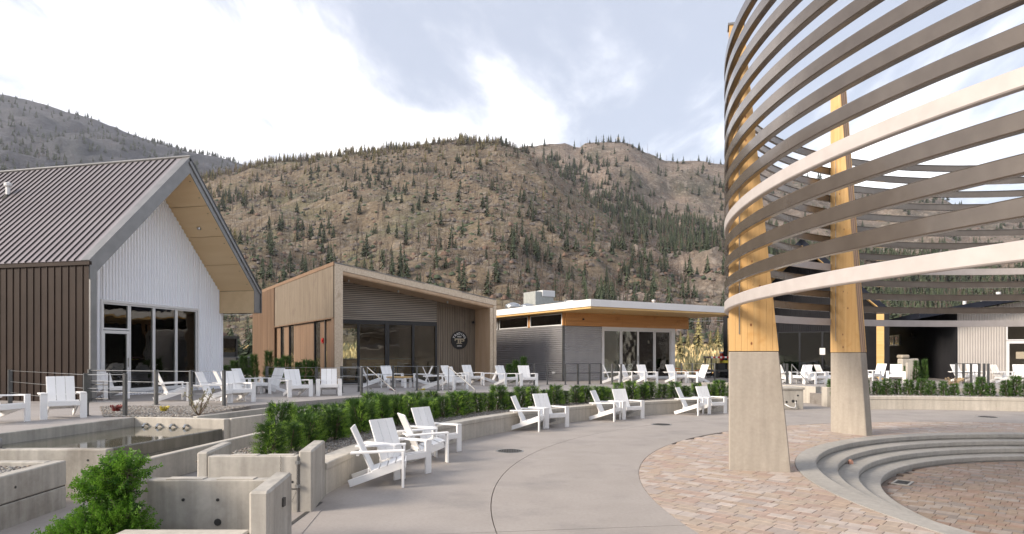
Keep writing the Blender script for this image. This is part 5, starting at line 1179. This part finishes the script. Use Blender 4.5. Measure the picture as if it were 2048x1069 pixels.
# ---------------- black gable house ----------------
bh = empty('black_gable_house', (12.98, 39.6, ZT), math.atan2(-.5, .866), label='black corrugated gable house with pine lined porch behind the timber pillars', cat='house')
W4, E4, R4, L4, O4 = 8.8, 3.84, 8.1, 12, 1.9; hw = W4/2
s4 = lambda x, off=0: (E4+(R4-E4)*(x/hw) if x <= hw else R4-(R4-E4)*((x-hw)/hw))-off
tilted('roof', M['blackroof'], bh, [(hw, -.02, R4), (W4+.03, -.02, E4), (W4+.03, L4, E4), (hw, L4, R4)], .28); tilted('roof', M['blackroof'], bh, [(-.03, -.02, E4), (hw, -.02, R4), (hw, L4, R4), (-.03, L4, E4)], .28)
tilted('soffit_panel', M['fir'], bh, [(hw, .03, R4-.42), (hw, O4, R4-.42), (W4-.3, O4, s4(W4-.3, .42)), (W4-.3, .03, s4(W4-.3, .42))][::-1], -.05)
tilted('soffit_panel', M['fir'], bh, [(.3, .03, s4(.3, .42)), (.3, O4, s4(.3, .42)), (hw, O4, R4-.42), (hw, .03, R4-.42)][::-1], -.05)
boxpart('porch_wall', M['black'], bh, (W4-.25, -.01, 0, W4, L4, E4-.1), (0, -.01, 0, .25, L4, E4-.1)); boxpart('porch_lining', M['fir'], bh, (W4-.62, .0, 0, W4-.255, .14, E4-.25)); boxpart('porch_lining', M['fir'], bh, (.255, .0, 0, .30, O4, E4-.25))
corr_v(.3, W4-.3, lambda u: 2.75, lambda u: s4(u, .45), .10, .02, lambda u, o_, z: (u, O4-o_, z)).build('wall_sheet', M['black'], bh)
corr_v(W4-2.2, W4-.3, lambda u: 0, lambda u: 2.75, .10, .02, lambda u, o_, z: (u, O4-o_, z)).build('wall_sheet', M['black'], bh)
corr_v(0, L4, lambda u: 0, lambda u: E4-.1, .10, .02, lambda u, o_, z: (-o_, u, z)).build('wall_sheet', M['black'], bh)
g = 5
for i in range(g):
    a = .35+i*(W4-2.2-.35)/g; c = a+(W4-2.2-.35)/g; window(bh, a, c-.003, .02, 2.74, O4+.03, .05, M['blackframe'], M['darkglass'])
boxpart('floor', M['intfloor'], bh, (.3, O4+.1, 0, W4-.3, L4, .02)); boxpart('inner_wall', M['intdark'], bh, (.3, 7.5, 0, W4-.3, 7.6, 4), (.3, O4+.1, 2.9, W4-.3, 7.5, 3.0))
boxpart('glass_screen', M['glass'], bh, (2.2, -1.2, 0, 3.6, -1.18, 1.35)); boxpart('notice', M['signwhite'], bh, (5.2, O4-.03, 1.35, 5.5, O4-.02, 1.75))
# ---------------- black and pale building at right ----------------
rb = empty('two_tone_building', (23.1, 33.5, ZT), math.atan2(-.327, .945), label='building at right with black corrugated side, pale corrugated front and rising dark roof', cat='building')
corr_v(0, 17, lambda u: 0, lambda u: 3.85, .16, .035, lambda u, o_, z: (-o_, u, z)).build('wall_sheet', M['black'], rb)
rz5 = lambda x: 3.50+.19*x
corr_v(.02, 2.12, lambda u: 0, rz5, .115, .02, lambda u, o_, z: (u, -o_, z)).build('wall_sheet', M['lightwall'], rb)
corr_v(2.12, 12, lambda u: 3.0, rz5, .115, .02, lambda u, o_, z: (u, -o_, z)).build('wall_sheet', M['lightwall'], rb)
boxpart('corner_trim', M['black'], rb, (-.04, -.03, 0, .018, .0, 3.6))
tilted('roof', M['blackroof'], rb, [(-1.9, -1.0, 3.22), (12, -1.0, 5.86), (12, 17, 5.86), (-1.9, 17, 3.22)], -.30)
for i, (y0, y1) in enumerate(((12.0, 13.6), (13.75, 15.2))):
    b = MB(); b.box(-.10, y0, 2.0, -.03, y0+.1, 2.75).box(-.10, y1-.1, 2.0, -.03, y1, 2.75).box(-.10, y0+.1, 2.0, -.03, y1-.1, 2.09).box(-.10, y0+.1, 2.66, -.03, y1-.1, 2.75); f = b.build('window', M['white'], rb); boxpart('pane', M['glass'], f, (-.07, y0+.1, 2.09, -.06, y1-.1, 2.66))
boxpart('wall_bracket', M['trimgrey'], rb, (-.2, 8.2, 2.5, -.04, 8.3, 2.55), (-.2, 8.2, 2.5, -.17, 8.3, 2.75))
d = window(rb, 2.14, 3.30, .02, 2.05, .0, .13, M['white'], M['darkglass'], name='door'); b = MB(); b.tube([(3.2, -.09, .9), (3.2, -.09, 1.25)], .016, 6); b.build('handle', M['steel'], d)
window(rb, 2.14, 3.30, 2.07, 2.98, .0, .06, M['white'], M['darkglass'])
for i in range(3): window(rb, 3.32+i*1.4, 4.70+i*1.4, .02, 2.98, .0, .06, M['white'], M['darkglass'])
boxpart('door_notice', M['signtan'], rb, (2.55, -.03, 1.15, 2.95, -.02, 1.5)); boxpart('floor', M['intfloor'], rb, (.1, .1, 0, 11, 8, .02)); boxpart('inner_wall', M['interior'], rb, (.2, 6, 0, 11, 6.1, 4), (.1, .1, 0, 2.1, .2, 3)); boxpart('ceiling', M['interior'], rb, (.1, .1, 3.1, 11, 6, 3.15))
for px, py, lab in ((1997, 596, 'tall white vent pipe on the dark roof at right'), (1929, 600, 'left low white roof vent seen through the rings'), (1965, 598, 'middle low white roof vent seen through the rings')):
    tall = px == 1997; x = (px-CX)/FPX*36; t = empty('roof_pipe', (x, 36, 4.35), label=lab, cat='vent'); b = MB(); b.tube([(0, 0, 0), (0, 0, 1.0 if tall else .80)], .09, 10); b.build('pipe', M['white'], t); b = MB(); b.tube([(0, 0, .98 if tall else .78), (0, 0, 1.1 if tall else .9)], .12, 10); b.build('cap', M['white'], t)

# furniture seen through the glass
def inside(parent, name, x, y, lab, cat):
    m = Matrix.Translation(parent.location) @ Matrix.Rotation(parent.rotation_euler.z, 4, 'Z'); return empty(name, m @ Vector((x, y, .025)), parent.rotation_euler.z, label=lab, cat=cat)
M['cushion'] = material('grey_cushion', (.24, .25, .26), (.30, .31, .32), scale=6, rough=.9)
t = inside(h1, 'sofa', 2.7, 3.0, 'grey cushioned sofa behind the glass door of the white gable', 'sofa')
boxpart('seat', M['cushion'], t, (-.9, -.4, .12, .9, .4, .42), bevel=.05); boxpart('backrest', M['cushion'], t, (-.9, .4, .12, .9, .6, .85), bevel=.05)
for s in (-1, 1): boxpart('armrest', M['cushion'], t, (min(s*.9, s*1.08), -.4, .12, max(s*.9, s*1.08), .6, .6), bevel=.04)
for x in (-.45, .45): boxpart('cushion', M['white'], t, (x-.22, .25, .44, x+.22, .39, .82), bevel=.05)
for i, (x, lab) in enumerate(((2.7, 'leftmost wooden bar stool behind the dark glass'), (3.6, 'middle wooden bar stool behind the dark glass'), (4.5, 'rightmost wooden bar stool behind the dark glass'))):
    t = inside(wb, 'bar_stool', x, 4.3, lab, 'bar stool'); boxpart('seat', M['fir'], t, (-.19, -.19, .72, .19, .19, .77), bevel=.01)
    for sx in (-1, 1):
        for sy in (-1, 1): b = MB(); b.bar((sx*.2, sy*.2, 0), (sx*.14, sy*.14, .72), .035, .035); b.build('leg', M['blackframe'], t)
for i, (x, lab) in enumerate(((1.2, 'left small dining table just inside the wooden building'), (3.4, 'right small dining table just inside the wooden building'))):
    t = inside(wb, 'dining_table', x, 2.7, lab, 'table'); boxpart('tabletop', M['fir'], t, (-.4, -.35, .72, .4, .35, .76)); b = MB(); b.tube([(0, 0, 0), (0, 0, .72)], .04, 8); b.build('stem', M['blackframe'], t); boxpart('foot', M['blackframe'], t, (-.28, -.28, 0, .28, .28, .03))
# ---------------- machines and small things ----------------
ex = empty('excavator', (-22.2, 50.0, ZT-.5), R(-20), label='dark excavator with a boxy glazed cab parked behind the white gable house', cat='excavator')
boxpart('track', M['rubber'], ex, (-1.6, -1.5, 0, 2.2, -1.0, .8), bevel=.12); boxpart('track', M['rubber'], ex, (-1.6, .9, 0, 2.2, 1.4, .8), bevel=.12); boxpart('body', M['blackframe'], ex, (-1.7, -1.4, .85, 2.4, 1.3, 1.7), bevel=.08)
cb = boxpart('cab', M['blackframe'], ex, (-.9, -1.35, 1.7, -.8, -1.2, 3.1), (.7, -1.35, 1.7, .85, -1.2, 3.1), (-.9, .2, 1.7, -.8, .35, 3.1), (.7, .2, 1.7, .85, .35, 3.1), (-1.0, -1.45, 3.1, .95, .45, 3.28), (-.9, -1.3, 1.7, .8, .3, 2.05)); boxpart('window', M['glass'], cb, (-.8, -1.30, 2.05, .7, -1.28, 3.1), (.76, -1.2, 1.8, .78, .2, 3.1), (-.86, -1.2, 2.05, -.84, .2, 3.1))
b = MB(); b.bar((-1.2, .8, 1.5), (-3.0, .8, 3.9), .35, .4).bar((-3.0, .8, 3.9), (-3.9, .8, 1.0), .3, .3); b.build('boom', M['rubber'], ex); b = MB(); b.tube([(-1.0, .55, 1.9), (-2.3, .55, 3.1)], .07, 8); b.tube([(-2.6, 1.02, 3.7), (-3.6, 1.02, 2.6)], .06, 8); b.build('hydraulic_ram', M['steel'], ex); boxpart('lamp', M['white'], ex, (-.2, -1.6, 2.95, .05, -1.46, 3.12)); b = MB(); b.bar((2.3, -.9, 1.7), (2.3, -.9, 2.6), .05, .05).bar((2.3, -.9, 2.6), (3.0, -.9, 2.6), .05, .05).bar((3.0, -.9, 2.6), (3.0, -.9, 1.5), .05, .05); b.build('guard_rail', M['rubber'], ex)
def atpx(px, Y, z): return ((px-CX)/FPX*Y, Y, z)
t = empty('barrier_fence', atpx(1385, 46, .3), R(5), label='sagging orange barrier mesh on the ground before the dry bank', cat='barrier'); b = MB()
P = [(-1.6+i*.4, .1*math.sin(i), .55+.14*math.sin(i*1.3)) for i in range(11)]
for a, c in zip(P, P[1:]):
    for j in range(4): b.bar((a[0], a[1], a[2]-.16*j), (c[0], c[1], c[2]-.16*j), .02, .05)
for a in P: b.box(a[0]-.02, a[1]-.012, a[2]-.5, a[0]+.02, a[1]+.012, a[2]+.03)
b.build('mesh_panel', M['orange'], t); b = MB(); [b.box(x-.03, -.03, -.3, x+.03, .03, .75) for x in (-1.6, 0, 2.2)]; b.build('stake', M['darkgrey'], t)
t = empty('barrier_tape', atpx(1412, 45, .45), 0, label='loose yellow tape lying right of the orange barrier', cat='tape'); b = MB(); [b.bar((-.7+i*.25, .05*math.sin(2*i), .1+.06*math.sin(i)), (-.45+i*.25, .05*math.sin(2*i+2), .1+.06*math.sin(i+1)), .02, .09) for i in range(6)]; b.build('strip', M['yellow'], t)
t = empty('marker_post', atpx(1411, 48, .2), 0, label='short yellow marker post before the dry bank', cat='post'); b = MB(); b.tube([(0, 0, 0), (0, 0, 1.15)], .06, 8); b.build('shaft', M['yellow'], t); boxpart('base', M['rubber'], t, (-.2, -.2, 0, .2, .2, .05))
t = empty('utility_cart', atpx(1437, 38, ZT), R(15), label='small red and yellow wheeled cart with striped cover beside the first pillar', cat='cart')
boxpart('bed', M['rust'], t, (-.6, -.35, .35, .7, .35, .48)); boxpart('engine', M['rubber'], t, (-.2, -.25, .48, .3, .25, .85), bevel=.03); boxpart('tank', M['yellow'], t, (.2, -.2, .86, .6, .2, 1.02), bevel=.03); boxpart('cover', M['red'], t, (-.75, -.4, 1.15, .75, .4, 1.25)); [boxpart('post', M['rust'], t, (x_, y_, .48, x_+.05, y_+.05, 1.15)) for x_ in (-.7, .6) for y_ in (-.35, .3)]
b = MB(); [b.box(-.75+i*.3, -.41, 1.15, -.62+i*.3, .41, 1.253) for i in range(5)]; b.build('stripe', M['white'], t)
for x in (-.4, .5):
    for y in (-.4, .4): b = MB(); b.tube([(x, y-.05, .2), (x, y+.05, .2)], .2, 14); b.build('wheel', M['rubber'], t)
t = empty('fuel_pump', atpx(1449, 40, ZT), 0, label='narrow red cabinet half hidden behind the first pillar', cat='cabinet'); boxpart('cabinet', M['red'], t, (-.25, -.2, 0, .35, .2, 1.45), bevel=.03); boxpart('screen', M['blackframe'], t, (-.15, -.21, .8, .2, -.2, 1.2)); boxpart('cap', M['white'], t, (-.27, -.22, 1.452, .37, .22, 1.55))
t = empty('grey_post', atpx(1816, 32.5, ZT), 0, label='pale square post between the thujas before the black wall', cat='post'); boxpart('shaft', M['bench'], t, (-.08, -.08, 0, .08, .08, .95), bevel=.01)
t = empty('meter_box', atpx(1814, 34.0, ZT), 0, label='pale rounded box behind the thujas before the black wall', cat='box'); boxpart('cabinet', M['bench'], t, (-.35, -.15, .0, .55, .3, 1.15), bevel=.05); boxpart('hood', M['counter'], t, (-.4, -.2, 1.15, .05, .3, 1.35), bevel=.06)
b = MB(); b.tube([(-34, 60, 5.6), (-9, 56, 5.5), (16, 56, 4.85), (30, 60, 5.4)], .02, 5); tag(b.build('overhead_cable', M['steel']), 'thin pale overhead cable crossing behind the buildings', 'cable')
t = empty('wall_outlet', (2.6-.5225*2.2-.03, 32.85+.8526*.75, ZT+.45), math.atan2(.5225, .8526), label='small pale outlet box low on the grey corrugated side wall', cat='outlet box'); t.location = (2.6-.5225*.75-.03*.85, 32.85+.8526*.75-.03*.52, ZT+.42); boxpart('cover', M['white'], t, (-.04, -.14, -.06, 0, .14, .06)); boxpart('hinge', M['steel'], t, (-.045, -.14, .055, 0, .14, .07))
# air: thin haze over the valley
HAZE = 0.00009
b = MB(); b.box(-4200, -350, -2.0, 3000, 2600, 760); o = b.build('haze', None); o.data.materials.clear()
hm = bpy.data.materials.new('haze'); hm.use_nodes = True; hm.node_tree.nodes.clear(); ho = N(hm.node_tree, 'ShaderNodeOutputMaterial'); pv = N(hm.node_tree, 'ShaderNodeVolumePrincipled'); pv.inputs['Density'].default_value = HAZE; pv.inputs['Color'].default_value = (.86, .90, 1.0, 1); pv.inputs['Anisotropy'].default_value = .25
hm.node_tree.links.new(pv.outputs[0], ho.inputs['Volume']); o.data.materials.append(hm); tag(o, kind='stuff')
